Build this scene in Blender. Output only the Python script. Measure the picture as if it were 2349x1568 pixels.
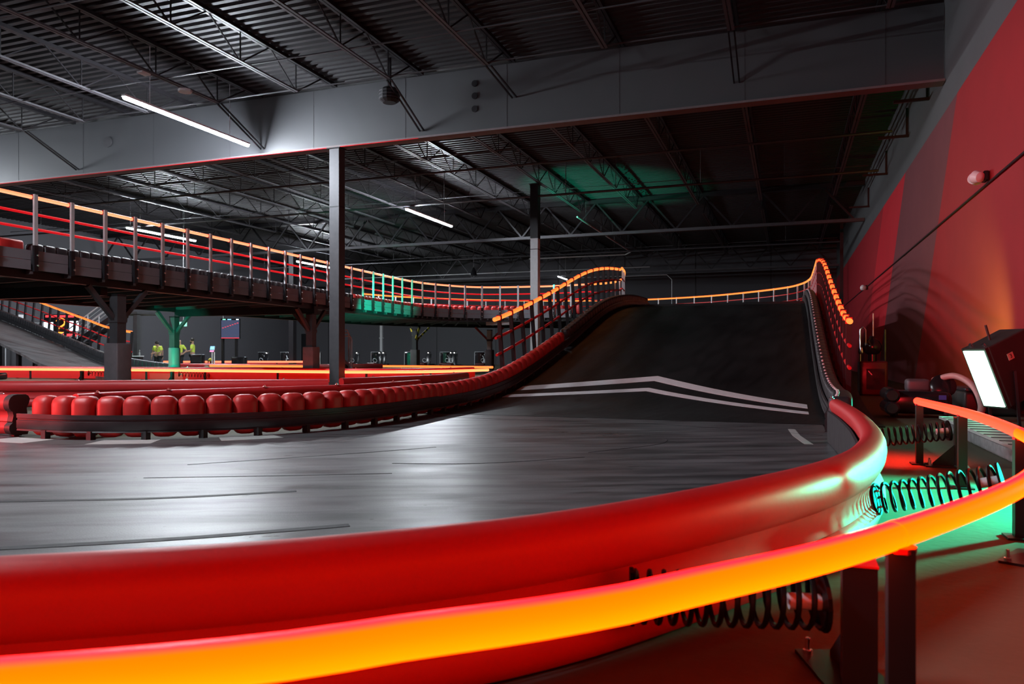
import bpy, math, random
from mathutils import Vector, Matrix
random.seed(7)
R = math.radians
for o in list(bpy.data.objects): bpy.data.objects.remove(o, do_unlink=True)
sc = bpy.context.scene
COL = sc.collection

# ------------------------------------------------------------------ camera, world, exposure
cam_d = bpy.data.cameras.new('camera'); cam = bpy.data.objects.new('camera', cam_d); COL.objects.link(cam)
cam_d.sensor_width = 36.0; cam_d.lens = 36.0 * 1733 / 2349
cam_d.shift_y = 28 / 2349
cam_d.clip_start = 0.05; cam_d.clip_end = 300
cam.location = (0, 0, 1.0); cam.rotation_euler = (R(90), 0, R(20.04))
cam_d.dof.use_dof = True; cam_d.dof.focus_distance = 11.0; cam_d.dof.aperture_fstop = 4.0
sc.camera = cam
sc.view_settings.view_transform = 'Standard'; sc.view_settings.look = 'None'
sc.view_settings.gamma = 1.0; sc.view_settings.use_curve_mapping = False
sc.view_settings.exposure = 0.0
sc.cycles.max_bounces = 6; sc.cycles.diffuse_bounces = 1; sc.cycles.glossy_bounces = 3
sc.cycles.transmission_bounces = 4; sc.cycles.sample_clamp_indirect = 4.0; sc.cycles.sample_clamp_direct = 0.0
sc.cycles.caustics_reflective = False; sc.cycles.caustics_refractive = False
w = bpy.data.worlds.new('hall_air'); sc.world = w; w.use_nodes = True
w.node_tree.nodes['Background'].inputs[0].default_value = (0.55, 0.5, 0.65, 1)
w.node_tree.nodes['Background'].inputs[1].default_value = 0.0012

def lamp(name, kind, loc, target, power, color, size=0.3, size_y=None, angle=60, spread=None):
    d = bpy.data.lights.new(name, kind); d.energy = power; d.color = color
    if kind == 'AREA':
        d.size = size
        if size_y: d.shape = 'RECTANGLE'; d.size_y = size_y
        if spread: d.spread = R(spread)
    if kind == 'SPOT': d.spot_size = R(angle); d.spot_blend = 0.6; d.shadow_soft_size = size
    if kind == 'POINT': d.shadow_soft_size = size
    o = bpy.data.objects.new(name, d); COL.objects.link(o); o.location = loc
    o.rotation_euler = (Vector(target) - Vector(loc)).to_track_quat('-Z', 'Y').to_euler()
    return o

# green stage lamps shining on the roof, the bridge fascia and a padded pillar
GREEN = (0.0, 1.0, 0.55)
lamp('green_roof_spot', 'SPOT', (-11.5, 34.0, 3.3), (-9.6, 38.0, 9.8), 3200, GREEN, 0.1, angle=62)
lamp('green_fascia_spot', 'SPOT', (-11.5, 22.5, 0.5), (-16.1, 28.2, 2.95), 7500, GREEN, 0.08, angle=26)
lamp('green_pillar_spot', 'SPOT', (-21.0, 19.9, 0.75), (-22.4, 23.1, 1.35), 800, GREEN, 0.06, angle=70)
# added lights without fixtures: lime and red fill on the right wall
lamp('lime_wall_fill', 'SPOT', (2.0, 14.6, 0.75), (3.7, 17.2, 1.7), 1700, (0.2, 1.0, 0.12), 0.15, angle=72).data.spot_blend = 1.0
lamp('red_wall_fill', 'SPOT', (-1.5, -7.5, 2.6), (3.7, 21.0, 3.4), 7500, (1.0, 0.02, 0.03), 0.1, angle=20)

lamp('red_bend_fill', 'SPOT', (-17.5, 2.2, 1.6), (-8.6, 7.0, 0.3), 4200, (1.0, 0.06, 0.06), 0.2, angle=56)  # added unseen red fill from the left, brightening the inner blocks
# added red light past the hose end for the red patch of floor
lamp('red_floor_fill', 'SPOT', (0.98, 7.95, 0.5), (0.95, 8.0, 0.0), 85, (1.0, 0.02, 0.01), 0.05, angle=125)
# ------------------------------------------------------------------ materials
def nt(name):
    m = bpy.data.materials.new(name); m.use_nodes = True
    return m, m.node_tree.nodes, m.node_tree.links, m.node_tree.nodes['Principled BSDF']
def mat(name, col, rough=0.5, metal=0.0, var=0.25, scale=6.0, rvar=0.1, bump=0.0, spec=0.5, coat=0.0):
    m, N, L, B = nt(name)
    tc = N.new('ShaderNodeTexCoord'); no = N.new('ShaderNodeTexNoise')
    no.inputs['Scale'].default_value = scale; no.inputs['Detail'].default_value = 5
    L.new(tc.outputs['Object'], no.inputs['Vector'])
    mx = N.new('ShaderNodeMix'); mx.data_type = 'RGBA'
    mx.inputs[6].default_value = (*[c * (1 - var) for c in col], 1); mx.inputs[7].default_value = (*[min(1, c * (1 + var)) for c in col], 1)
    L.new(no.outputs['Fac'], mx.inputs[0]); L.new(mx.outputs[2], B.inputs['Base Color'])
    mr = N.new('ShaderNodeMapRange'); mr.inputs[3].default_value = max(0.02, rough - rvar); mr.inputs[4].default_value = min(1, rough + rvar)
    L.new(no.outputs['Fac'], mr.inputs[0]); L.new(mr.outputs[0], B.inputs['Roughness'])
    B.inputs['Metallic'].default_value = metal; B.inputs['Specular IOR Level'].default_value = spec
    B.inputs['Coat Weight'].default_value = coat; B.inputs['Coat Roughness'].default_value = 0.15
    if bump:
        bp = N.new('ShaderNodeBump'); bp.inputs['Strength'].default_value = bump; bp.inputs['Distance'].default_value = 0.01
        n2 = N.new('ShaderNodeTexNoise'); n2.inputs['Scale'].default_value = scale * 12; L.new(tc.outputs['Object'], n2.inputs['Vector'])
        L.new(n2.outputs['Fac'], bp.inputs['Height']); L.new(bp.outputs[0], B.inputs['Normal'])
    return m
def glow(name, col, strength):
    m, N, L, B = nt(name)
    B.inputs['Base Color'].default_value = (*[min(1, c) * 0.5 for c in col], 1); B.inputs['Roughness'].default_value = 0.4
    B.inputs['Emission Color'].default_value = (*col, 1); B.inputs['Emission Strength'].default_value = strength
    return m
def led(name, top, low, strength, dots=False):
    """diffuser hose whose diodes sit on its underside: it glows yellower below, redder on top"""
    m, N, L, B = nt(name)
    g = N.new('ShaderNodeNewGeometry'); sx = N.new('ShaderNodeSeparateXYZ'); L.new(g.outputs['Normal'], sx.inputs[0])
    mr = N.new('ShaderNodeMapRange'); mr.inputs[1].default_value = 1.0; mr.inputs[2].default_value = -0.75
    L.new(sx.outputs['Z'], mr.inputs[0])
    cr = N.new('ShaderNodeValToRGB'); L.new(mr.outputs[0], cr.inputs[0])
    cr.color_ramp.elements[0].position = 0.0; cr.color_ramp.elements[0].color = (*top, 1)
    cr.color_ramp.elements[1].position = 1.0; cr.color_ramp.elements[1].color = (*low, 1)
    e = cr.color_ramp.elements.new(0.10); e.color = (1.0, top[1] * 0.35 + low[1] * 0.48, low[2] * 0.5, 1)
    e = cr.color_ramp.elements.new(0.40); e.color = (1.0, top[1] * 0.2 + low[1] * 0.62, low[2] * 0.6, 1)
    B.inputs['Specular IOR Level'].default_value = 0.12; B.inputs['Base Color'].default_value = (0.10, 0.008, 0.004, 1); B.inputs['Roughness'].default_value = 0.35
    L.new(cr.outputs[0], B.inputs['Emission Color']); B.inputs['Emission Strength'].default_value = strength
    return m

M = {}
M['black_steel'] = mat('black painted steel', (0.022, 0.02, 0.024), 0.42, 0.3, spec=0.5)
M['spring_black'] = mat('black spring wire', (0.005, 0.005, 0.006), 0.45, spec=0.15)
M['dark_steel'] = mat('dark grey painted steel', (0.085, 0.082, 0.092), 0.5, 0.2)
M['girder'] = mat('grey painted girder', (0.08, 0.081, 0.09), 0.55, 0.0, var=0.08, scale=1.5)
M['flange'] = mat('grey flange paint', (0.20, 0.15, 0.16), 0.55)
M['galv'] = mat('galvanised steel', (0.72, 0.74, 0.78), 0.42, 0.1, var=0.12, scale=9)
M['chrome'] = mat('bright bolt steel', (0.75, 0.75, 0.78), 0.22, 1.0)
M['deck_roof'] = mat('roof deck paint', (0.032, 0.03, 0.034), 0.55, 0.2, var=0.2, scale=1.2)
M['red_pe'] = mat('red polyethylene', (0.60, 0.026, 0.03), 0.44, var=0.12, scale=2.5, rvar=0.08, bump=0.06)
M['red_block'] = mat('red moulded block', (0.60, 0.03, 0.028), 0.45, var=0.16, scale=7, rvar=0.1, bump=0.1)
M['red_pipe'] = mat('red plastic pipe', (0.75, 0.015, 0.02), 0.35, var=0.1)
M['black_pe'] = mat('black moulded block', (0.030, 0.029, 0.033), 0.4, var=0.3, scale=8)
M['rubber'] = mat('black rubber', (0.02, 0.02, 0.022), 0.55, var=0.3, scale=14)
M['band'] = mat('scuffed black rubber band', (0.028, 0.028, 0.032), 0.42, var=0.6, scale=9, rvar=0.18)
M['panel_grey'] = mat('dark grey plastic board', (0.24, 0.235, 0.27), 0.5, var=0.15, scale=3)
M['white_paint'] = mat('white floor paint', (0.78, 0.75, 0.77), 0.5, var=0.12, scale=9)
M['kerb_paint'] = mat('worn white floor paint', (0.5, 0.5, 0.48), 0.5, var=0.2, scale=9)
M['grey_paint'] = mat('grey floor paint', (0.10, 0.10, 0.10), 0.5, var=0.2, scale=9)
M['skid'] = mat('skid rubber', (0.02, 0.02, 0.023), 0.6, var=0.5, scale=16)
M['white_metal'] = mat('white enamel', (0.75, 0.75, 0.77), 0.35, var=0.06)
M['concrete'] = mat('concrete', (0.105, 0.10, 0.065), 0.72, var=0.35, scale=1.6, bump=0.3, spec=0.3)
M['far_wall'] = mat('far wall paint', (0.08, 0.077, 0.088), 0.7, var=0.1, scale=0.5)
M['shirt'] = mat('fluorescent yellow shirt', (0.74, 0.86, 0.11), 0.8, var=0.1, scale=12)
M['trousers'] = mat('black trousers', (0.02, 0.02, 0.025), 0.8)
M['skin'] = mat('skin', (0.55, 0.30, 0.22), 0.55, var=0.08)
M['hair'] = mat('dark hair', (0.025, 0.016, 0.012), 0.6)
M['yellow'] = mat('yellow tape', (0.55, 0.42, 0.02), 0.6)
M['clear'] = mat('milky plastic film', (0.34, 0.33, 0.34), 0.2, var=0.4, scale=12)
M['hose'] = mat('ribbed pink-grey hose', (0.45, 0.3, 0.28), 0.45)
M['machine_red'] = mat('dark red enamel', (0.07, 0.006, 0.008), 0.35)
M['machine_black'] = mat('glossy black casing', (0.012, 0.012, 0.014), 0.2)
M['lamp_body'] = mat('lamp housing', (0.03, 0.035, 0.033), 0.45)
M['sticker'] = mat('paper sticker', (0.6, 0.62, 0.5), 0.7)
M['pad'] = mat('pillar padding vinyl', (0.19, 0.165, 0.18), 0.5)
M['led_near'] = led('orange led hose', (1.0, 0.002, 0.006), (1.0, 0.036, 0.0), 14.0)
M['led_far'] = led('orange led hose far', (1.0, 0.12, 0.03), (1.0, 0.29, 0.06), 1.7)
M['led_pale'] = led('pale orange led hose', (1.0, 0.17, 0.10), (1.0, 0.36, 0.18), 1.7)
M['led_floor'] = led('pale orange floor led hose', (1.0, 0.06, 0.03), (1.0, 0.115, 0.04), 7.5)
M['led_end'] = led('salmon near led hose', (1.0, 0.018, 0.010), (1.0, 0.026, 0.013), 8.0)
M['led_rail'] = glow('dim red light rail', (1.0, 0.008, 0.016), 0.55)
M['led_red'] = led('salmon led hose', (1.0, 0.15, 0.08), (1.0, 0.21, 0.11), 2.4)
M['tube_white'] = glow('fluorescent tube', (0.86, 0.93, 1.0), 620.0)
M['tube_soft'] = glow('dimmed fluorescent tube', (0.86, 0.93, 1.0), 680.0)
M['tube_far'] = glow('far fluorescent tube', (0.86, 0.93, 1.0), 22.0)
M['green_face'] = glow('green lamp face', (0.5, 1.0, 0.72), 5.0)
M['exit'] = glow('exit sign face', (0.25, 1.0, 0.6), 1.6)
M['screen'] = glow('screen', (0.05, 0.06, 0.12), 0.9)
M['screen_red'] = glow('screen red', (1.0, 0.06, 0.1), 0.9)
M['screen_blue'] = glow('kiosk screen', (0.25, 0.6, 1.0), 1.6)
M['screen_pink'] = glow('kiosk screen pink', (1.0, 0.3, 0.55), 1.2)
M['sign_white'] = glow('sign white', (0.75, 0.88, 1.0), 3.0)
M['sign_red'] = glow('sign red', (1.0, 0.05, 0.06), 1.6)
M['sign_neon'] = glow('sign neon', (1.0, 0.25, 0.03), 3.0)
M['small_lamp'] = glow('small lamp face', (1.0, 0.95, 0.9), 5.0)

# track surface: dark sealed asphalt with polished streaks
def track_mat(name, c0, c1, r0, r1, ang, bump=0.25, spec=0.8, streak=0.4):
    m, N, L, B = nt(name)
    tc = N.new('ShaderNodeTexCoord'); mp = N.new('ShaderNodeMapping'); mp.inputs['Rotation'].default_value = (0, 0, R(-ang)); 
    L.new(tc.outputs['Object'], mp.inputs['Vector'])
    mp2 = N.new('ShaderNodeMapping'); mp2.inputs['Scale'].default_value = (0.4, 2.6, 1.0); L.new(mp.outputs[0], mp2.inputs['Vector'])
    s = N.new('ShaderNodeTexNoise'); s.inputs['Scale'].default_value = 1.6; s.inputs['Detail'].default_value = 7; s.inputs['Roughness'].default_value = 0.65
    L.new(mp2.outputs[0], s.inputs['Vector'])
    f = N.new('ShaderNodeTexNoise'); f.inputs['Scale'].default_value = 90; f.inputs['Detail'].default_value = 3; L.new(tc.outputs['Object'], f.inputs['Vector'])
    b = N.new('ShaderNodeTexNoise'); b.inputs['Scale'].default_value = 0.5; b.inputs['Detail'].default_value = 3; L.new(tc.outputs['Object'], b.inputs['Vector'])
    cr = N.new('ShaderNodeValToRGB'); L.new(s.outputs['Fac'], cr.inputs[0])
    cr.color_ramp.elements[0].position = 0.38; cr.color_ramp.elements[0].color = (*c0, 1)
    cr.color_ramp.elements[1].position = 0.58; cr.color_ramp.elements[1].color = (*c1, 1)
    mx = N.new('ShaderNodeMix'); mx.data_type = 'RGBA'; mx.blend_type = 'MULTIPLY'; mx.inputs[0].default_value = 0.55
    L.new(cr.outputs[0], mx.inputs[6]); L.new(f.outputs['Fac'], mx.inputs[7]); L.new(mx.outputs[2], B.inputs['Base Color'])
    mp3 = N.new('ShaderNodeMapping'); mp3.inputs['Scale'].default_value = (0.6, 3.6, 1.0); L.new(mp.outputs[0], mp3.inputs['Vector'])
    s2 = N.new('ShaderNodeTexNoise'); s2.inputs['Scale'].default_value = 1.3; s2.inputs['Detail'].default_value = 8; s2.inputs['Roughness'].default_value = 0.7; s2.inputs['Distortion'].default_value = 0.5; L.new(mp3.outputs[0], s2.inputs['Vector'])
    c2 = N.new('ShaderNodeValToRGB'); L.new(s2.outputs['Fac'], c2.inputs[0]); c2.color_ramp.elements[0].position = 0.33; c2.color_ramp.elements[0].color = (0.25, 0.25, 0.27, 1); c2.color_ramp.elements[1].position = 0.55; c2.color_ramp.elements[1].color = (1, 1, 1, 1)
    mx2 = N.new('ShaderNodeMix'); mx2.data_type = 'RGBA'; mx2.blend_type = 'MULTIPLY'; mx2.inputs[0].default_value = streak
    L.new(mx.outputs[2], mx2.inputs[6]); L.new(c2.outputs[0], mx2.inputs[7]); L.new(mx2.outputs[2], B.inputs['Base Color'])
    vo = N.new('ShaderNodeTexVoronoi'); vo.inputs['Scale'].default_value = 3.2; L.new(tc.outputs['Object'], vo.inputs['Vector'])
    sp = N.new('ShaderNodeMath'); sp.operation = 'GREATER_THAN'; L.new(vo.outputs['Distance'], sp.inputs[0]); sp.inputs[1].default_value = 0.045
    mx3 = N.new('ShaderNodeMix'); mx3.data_type = 'RGBA'; mx3.blend_type = 'MULTIPLY'; mx3.inputs[0].default_value = 0.8
    L.new(mx2.outputs[2], mx3.inputs[6]); L.new(sp.outputs[0], mx3.inputs[7]); L.new(mx3.outputs[2], B.inputs['Base Color'])
    ad = N.new('ShaderNodeMath'); ad.operation = 'ADD'; L.new(s2.outputs['Fac'], ad.inputs[0]); L.new(b.outputs['Fac'], ad.inputs[1])
    mr = N.new('ShaderNodeMapRange'); mr.inputs[1].default_value = 0.7; mr.inputs[2].default_value = 1.3
    mr.inputs[3].default_value = r0; mr.inputs[4].default_value = r1; L.new(ad.outputs[0], mr.inputs[0]); L.new(mr.outputs[0], B.inputs['Roughness'])
    B.inputs['Specular IOR Level'].default_value = spec
    bp = N.new('ShaderNodeBump'); bp.inputs['Strength'].default_value = bump; bp.inputs['Distance'].default_value = 0.004
    L.new(f.outputs['Fac'], bp.inputs['Height']); L.new(bp.outputs[0], B.inputs['Normal'])
    return m
M['track'] = track_mat('sealed asphalt', (0.06, 0.059, 0.064), (0.21, 0.208, 0.218), 0.25, 0.5, 26)
M['ramp'] = track_mat('ramp boards', (0.007, 0.0064, 0.0075), (0.014, 0.013, 0.0145), 0.42, 0.6, 80, 0.15, 0.4)

# right wall: grey band above a mural of slanting red fields
def mural():
    m, N, L, B = nt('right wall mural')
    tc = N.new('ShaderNodeTexCoord'); sx = N.new('ShaderNodeSeparateXYZ'); L.new(tc.outputs['Object'], sx.inputs[0])
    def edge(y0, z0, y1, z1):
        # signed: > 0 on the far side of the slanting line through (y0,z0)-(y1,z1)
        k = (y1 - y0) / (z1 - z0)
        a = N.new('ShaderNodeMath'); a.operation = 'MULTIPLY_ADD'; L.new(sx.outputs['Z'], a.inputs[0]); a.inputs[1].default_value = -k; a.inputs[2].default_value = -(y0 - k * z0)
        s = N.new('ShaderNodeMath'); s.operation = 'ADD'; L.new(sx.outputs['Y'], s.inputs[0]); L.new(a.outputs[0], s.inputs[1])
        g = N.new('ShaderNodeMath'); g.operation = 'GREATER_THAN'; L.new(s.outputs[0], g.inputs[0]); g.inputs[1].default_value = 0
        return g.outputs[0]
    no = N.new('ShaderNodeTexNoise'); no.inputs['Scale'].default_value = 1.2; L.new(tc.outputs['Object'], no.inputs['Vector'])
    cur = None
    def over(fac, c, prev):
        mx = N.new('ShaderNodeMix'); mx.data_type = 'RGBA'
        if isinstance(prev, tuple): mx.inputs[6].default_value = (*prev, 1)
        else: L.new(prev, mx.inputs[6])
        mx.inputs[7].default_value = (*c, 1); L.new(fac, mx.inputs[0]); return mx.outputs[2]
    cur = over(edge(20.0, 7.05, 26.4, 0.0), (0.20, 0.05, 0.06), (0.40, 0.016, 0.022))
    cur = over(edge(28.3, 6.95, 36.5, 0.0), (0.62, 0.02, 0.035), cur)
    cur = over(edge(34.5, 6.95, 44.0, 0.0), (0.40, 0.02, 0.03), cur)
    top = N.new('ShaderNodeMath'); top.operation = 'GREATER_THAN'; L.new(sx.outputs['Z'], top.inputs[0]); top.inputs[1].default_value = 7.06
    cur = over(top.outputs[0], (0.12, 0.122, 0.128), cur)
    v = N.new('ShaderNodeMix'); v.data_type = 'RGBA'; v.blend_type = 'MULTIPLY'; v.inputs[0].default_value = 0.18
    L.new(cur, v.inputs[6]); L.new(no.outputs['Fac'], v.inputs[7]); L.new(v.outputs[2], B.inputs['Base Color'])
    B.inputs['Roughness'].default_value = 0.62; B.inputs['Specular IOR Level'].default_value = 0.25
    return m
M['mural'] = mural()

# hazard tape stripes
def hazard():
    m, N, L, B = nt('hazard tape')
    tc = N.new('ShaderNodeTexCoord'); wv = N.new('ShaderNodeTexWave'); wv.bands_direction = 'DIAGONAL'; wv.inputs['Scale'].default_value = 1.5
    L.new(tc.outputs['Object'], wv.inputs['Vector'])
    cr = N.new('ShaderNodeValToRGB'); cr.color_ramp.interpolation = 'CONSTANT'; L.new(wv.outputs['Fac'], cr.inputs[0])
    cr.color_ramp.elements[0].color = (0.015, 0.015, 0.015, 1); cr.color_ramp.elements[1].position = 0.5; cr.color_ramp.elements[1].color = (0.6, 0.45, 0.03, 1)
    L.new(cr.outputs[0], B.inputs['Base Color']); return m
M['hazard'] = hazard()

# ------------------------------------------------------------------ mesh helpers
class MB:
    def __init__(self): self.v = []; self.f = []
    def quad_box(self, c, sx, sy, sz, rot=None, bevel=0.0):
        c = Vector(c); b = len(self.v)
        if bevel <= 0:
            for x in (-1, 1):
                for y in (-1, 1):
                    for z in (-1, 1):
                        p = Vector((x * sx / 2, y * sy / 2, z * sz / 2))
                        if rot: p = rot @ p
                        self.v.append(c + p)
            for q in ((0, 1, 3, 2), (4, 6, 7, 5), (0, 4, 5, 1), (2, 3, 7, 6), (0, 2, 6, 4), (1, 5, 7, 3)): self.f.append(tuple(b + i for i in q))
            return self
        # rounded box: stacked rounded-rectangle rings
        def ring(ix, iz):
            hx, hy = sx / 2 - ix, sy / 2 - ix; r = max(bevel - ix, 0.001); out = []
            for cx, cy, a0 in ((1, 1, 0), (-1, 1, 90), (-1, -1, 180), (1, -1, 270)):
                for k in range(4):
                    a = R(a0 + 30 * k); out.append(Vector((cx * (hx - r) + r * math.cos(a), cy * (hy - r) + r * math.sin(a), iz)))
            return out
        rings = []
        for k in range(4):
            a = R(90 * k / 3); rings.append(ring(bevel * (1 - math.sin(a)), -sz / 2 + bevel * (1 - math.cos(a))))
        rings = rings[:]; up = []
        for k in range(4):
            a = R(90 * k / 3); up.append(ring(bevel * (1 - math.cos(a)), sz / 2 - bevel * (1 - math.sin(a))))
        rings += up
        n = 16
        for rg in rings:
            for p in rg:
                if rot: p = rot @ p
                self.v.append(c + p)
        for i in range(len(rings) - 1):
            for j in range(n):
                a = b + i * n + j; d = b + i * n + (j + 1) % n
                self.f.append((a, d, d + n, a + n))
        self.f.append(tuple(b + j for j in reversed(range(n)))); self.f.append(tuple(b + (len(rings) - 1) * n + j for j in range(n)))
        return self
    box = quad_box
    def bar(self, a, b, wx, wy, up=(0, 0, 1)):
        a, b = Vector(a), Vector(b); d = b - a; l = d.length; d.normalize(); up = Vector(up)
        if abs(d.dot(up)) > 0.98: up = Vector((0, 1, 0))
        s = d.cross(up).normalized(); u = s.cross(d).normalized()
        rot = Matrix((s, d, u)).transposed()
        return self.quad_box((a + b) / 2, wx, l, wy, rot)
    def tube(self, pts, r, n=8, caps=True, closed=False):
        pts = [Vector(p) for p in pts]; b = len(self.v); m = len(pts); prev = None
        rr = r if isinstance(r, (list, tuple)) else [r] * m
        for i, p in enumerate(pts):
            t = (pts[min(i + 1, m - 1)] - pts[max(i - 1, 0)])
            if t.length < 1e-9: t = Vector((0, 0, 1))
            t.normalize()
            if prev is None:
                u = Vector((0, 0, 1)) if abs(t.z) < 0.95 else Vector((1, 0, 0)); u = (u - t * u.dot(t)).normalized()
            else:
                u = prev - t * prev.dot(t); u = u.normalized() if u.length > 1e-6 else Vector((1, 0, 0))
            prev = u; s = t.cross(u)
            for k in range(n):
                a = 2 * math.pi * k / n; self.v.append(p + (u * math.cos(a) + s * math.sin(a)) * rr[i])
        for i in range(m - 1):
            for k in range(n):
                a = b + i * n + k; d = b + i * n + (k + 1) % n
                self.f.append((a, d, d + n, a + n))
        if caps: self.f.append(tuple(b + k for k in reversed(range(n)))); self.f.append(tuple(b + (m - 1) * n + k for k in range(n)))
        return self
    def sweep(self, prof, path, caps=True, closed=True):
        """prof: (lateral, up) pairs; path: 3-D points; lateral = to the right of travel"""
        path = [Vector(p) for p in path]; b = len(self.v); n = len(prof); m = len(path)
        for i, p in enumerate(path):
            t = path[min(i + 1, m - 1)] - path[max(i - 1, 0)]; t.z = 0; t.normalize(); nr = Vector((t.y, -t.x, 0))
            for a, h in prof: self.v.append(p + nr * a + Vector((0, 0, h)))
        kk = n if closed else n - 1
        for i in range(m - 1):
            for k in range(kk):
                a = b + i * n + k; d = b + i * n + (k + 1) % n
                self.f.append((a, a + n, d + n, d))
        if caps and closed: self.f.append(tuple(b + k for k in range(n))); self.f.append(tuple(b + (m - 1) * n + k for k in reversed(range(n))))
        return self
    def lathe(self, prof, c=(0, 0, 0), n=16, rot=None):
        """prof: (radius, height) pairs from bottom to top"""
        b = len(self.v); c = Vector(c)
        for r, z in prof:
            for k in range(n):
                a = 2 * math.pi * k / n; p = Vector((r * math.cos(a), r * math.sin(a), z))
                if rot: p = rot @ p
                self.v.append(c + p)
        for i in range(len(prof) - 1):
            for k in range(n):
                a = b + i * n + k; d = b + i * n + (k + 1) % n
                self.f.append((a, d, d + n, a + n))
        self.f.append(tuple(b + k for k in reversed(range(n)))); self.f.append(tuple(b + (len(prof) - 1) * n + k for k in range(n)))
        return self
    def prism(self, poly, z0, z1):
        b = len(self.v); n = len(poly)
        for z in (z0, z1):
            for x, y in poly: self.v.append(Vector((x, y, z)))
        self.f.append(tuple(b + k for k in reversed(range(n)))); self.f.append(tuple(b + n + k for k in range(n)))
        for k in range(n): self.f.append((b + k, b + (k + 1) % n, b + n + (k + 1) % n, b + n + k))
        return self
    def strip(self, A, B):
        b = len(self.v); n = len(A)
        for p in A: self.v.append(Vector(p))
        for p in B: self.v.append(Vector(p))
        for i in range(n - 1): self.f.append((b + i, b + i + 1, b + n + i + 1, b + n + i))
        return self
    def slab(self, A, B, th):
        """solid strip: top edges A and B, thickness th downwards"""
        dn = Vector((0, 0, -th)); n = len(A); b = len(self.v)
        for L_ in (A, B): 
            for p in L_: self.v.append(Vector(p))
        for L_ in (A, B):
            for p in L_: self.v.append(Vector(p) + dn)
        for i in range(n - 1):
            a0, b0, a1, b1 = b + i, b + n + i, b + 2 * n + i, b + 3 * n + i
            self.f += [(a0, a0 + 1, b0 + 1, b0), (a1, b1, b1 + 1, a1 + 1), (a0, a1, a1 + 1, a0 + 1), (b0, b0 + 1, b1 + 1, b1)]
        for i in (0, n - 1): self.f.append((b + i, b + n + i, b + 3 * n + i, b + 2 * n + i))
        return self
    def build(self, name, m, parent=None, smooth=False):
        me = bpy.data.meshes.new(name); me.from_pydata([tuple(p) for p in self.v], [], self.f); me.update()
        import bmesh
        bm = bmesh.new(); bm.from_mesh(me); bmesh.ops.recalc_face_normals(bm, faces=bm.faces); bm.to_mesh(me); bm.free()
        if smooth:
            me.polygons.foreach_set('use_smooth', [True] * len(me.polygons))
            try: me.set_sharp_from_angle(angle=R(42))
            except Exception: pass
        me.materials.append(M[m] if isinstance(m, str) else m)
        o = bpy.data.objects.new(name, me); COL.objects.link(o)
        if parent is not None: adopt(o, parent)
        return o
def adopt(o, parent):
    o.parent = parent
    inv = Matrix.Identity(4); q = parent; chain = []
    while q is not None: chain.append(q); q = q.parent
    mw = Matrix.Identity(4)
    for q in reversed(chain):
        mw = mw @ q.matrix_parent_inverse @ q.matrix_basis if q.parent else q.matrix_basis.copy()
    o.matrix_parent_inverse = mw.inverted()
def tag(o, label, cat, group=None, kind=None):
    if label: o['label'] = label
    if cat: o['category'] = cat
    if group: o['group'] = group
    if kind: o['kind'] = kind
    return o
def thing(name, label, cat, loc=(0, 0, 0), group=None):
    o = bpy.data.objects.new(name, None); o.empty_display_size = 0.1; o.location = loc; COL.objects.link(o)
    return tag(o, label, cat, group)
def struct(o): o['kind'] = 'structure'; return o
def dup(root, delta, label=None):
    c = root.copy(); COL.objects.link(c); c.location = Vector(root.location) + Vector(delta)
    if label: c['label'] = label
    def kids(src, dst):
        for ch in list(src.children):
            k = ch.copy(); COL.objects.link(k); k.parent = dst; k.matrix_parent_inverse = ch.matrix_parent_inverse.copy(); kids(ch, k)
    kids(root, c); return c
def smooth_path(P, n=10):
    P = [Vector(p if len(p) == 3 else (*p, 0)) for p in P]; out = []
    for i in range(len(P) - 1):
        p0 = P[max(i - 1, 0)]; p1 = P[i]; p2 = P[i + 1]; p3 = P[min(i + 2, len(P) - 1)]
        if i == 0: p0 = p1 * 2 - p2
        if i + 2 > len(P) - 1: p3 = p2 * 2 - p1
        for k in range(n):
            t = k / n
            out.append(0.5 * ((2 * p1) + (p2 - p0) * t + (2 * p0 - 5 * p1 + 4 * p2 - p3) * t * t + (3 * p1 - p0 - 3 * p2 + p3) * t ** 3))
    out.append(P[-1]); return out
class Path:
    def __init__(self, P, n=14):
        self.p = smooth_path(P, n); self.s = [0.0]
        for a, b in zip(self.p, self.p[1:]): self.s.append(self.s[-1] + (b - a).length)
        self.len = self.s[-1]
    def at(self, s):
        s = min(max(s, 0), self.len)
        lo, hi = 0, len(self.s) - 1
        while hi - lo > 1:
            mid = (lo + hi) // 2
            if self.s[mid] <= s: lo = mid
            else: hi = mid
        t = (s - self.s[lo]) / max(1e-9, self.s[hi] - self.s[lo])
        return self.p[lo].lerp(self.p[hi], t)
    def tan(self, s):
        t = self.at(s + 0.05) - self.at(s - 0.05); return t.normalized()
    def seg(self, s0, s1, step):
        k = max(1, int(round((s1 - s0) / step))); return [self.at(s0 + (s1 - s0) * i / k) for i in range(k + 1)]
def off(path, d, z=None):
    """offset a list of points sideways (to the right of travel)"""
    out = []
    for i, p in enumerate(path):
        t = path[min(i + 1, len(path) - 1)] - path[max(i - 1, 0)]; t.z = 0; t.normalize()
        q = p + Vector((t.y, -t.x, 0)) * d
        if z is not None: q.z = z
        out.append(q)
    return out
def X4(t, n):  # rotation whose local Y follows t (horizontal) and Z follows n
    t = Vector(t).normalized(); n = Vector(n).normalized(); s = t.cross(n).normalized(); t = n.cross(s)
    return Matrix((s, t, n)).transposed()

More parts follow.
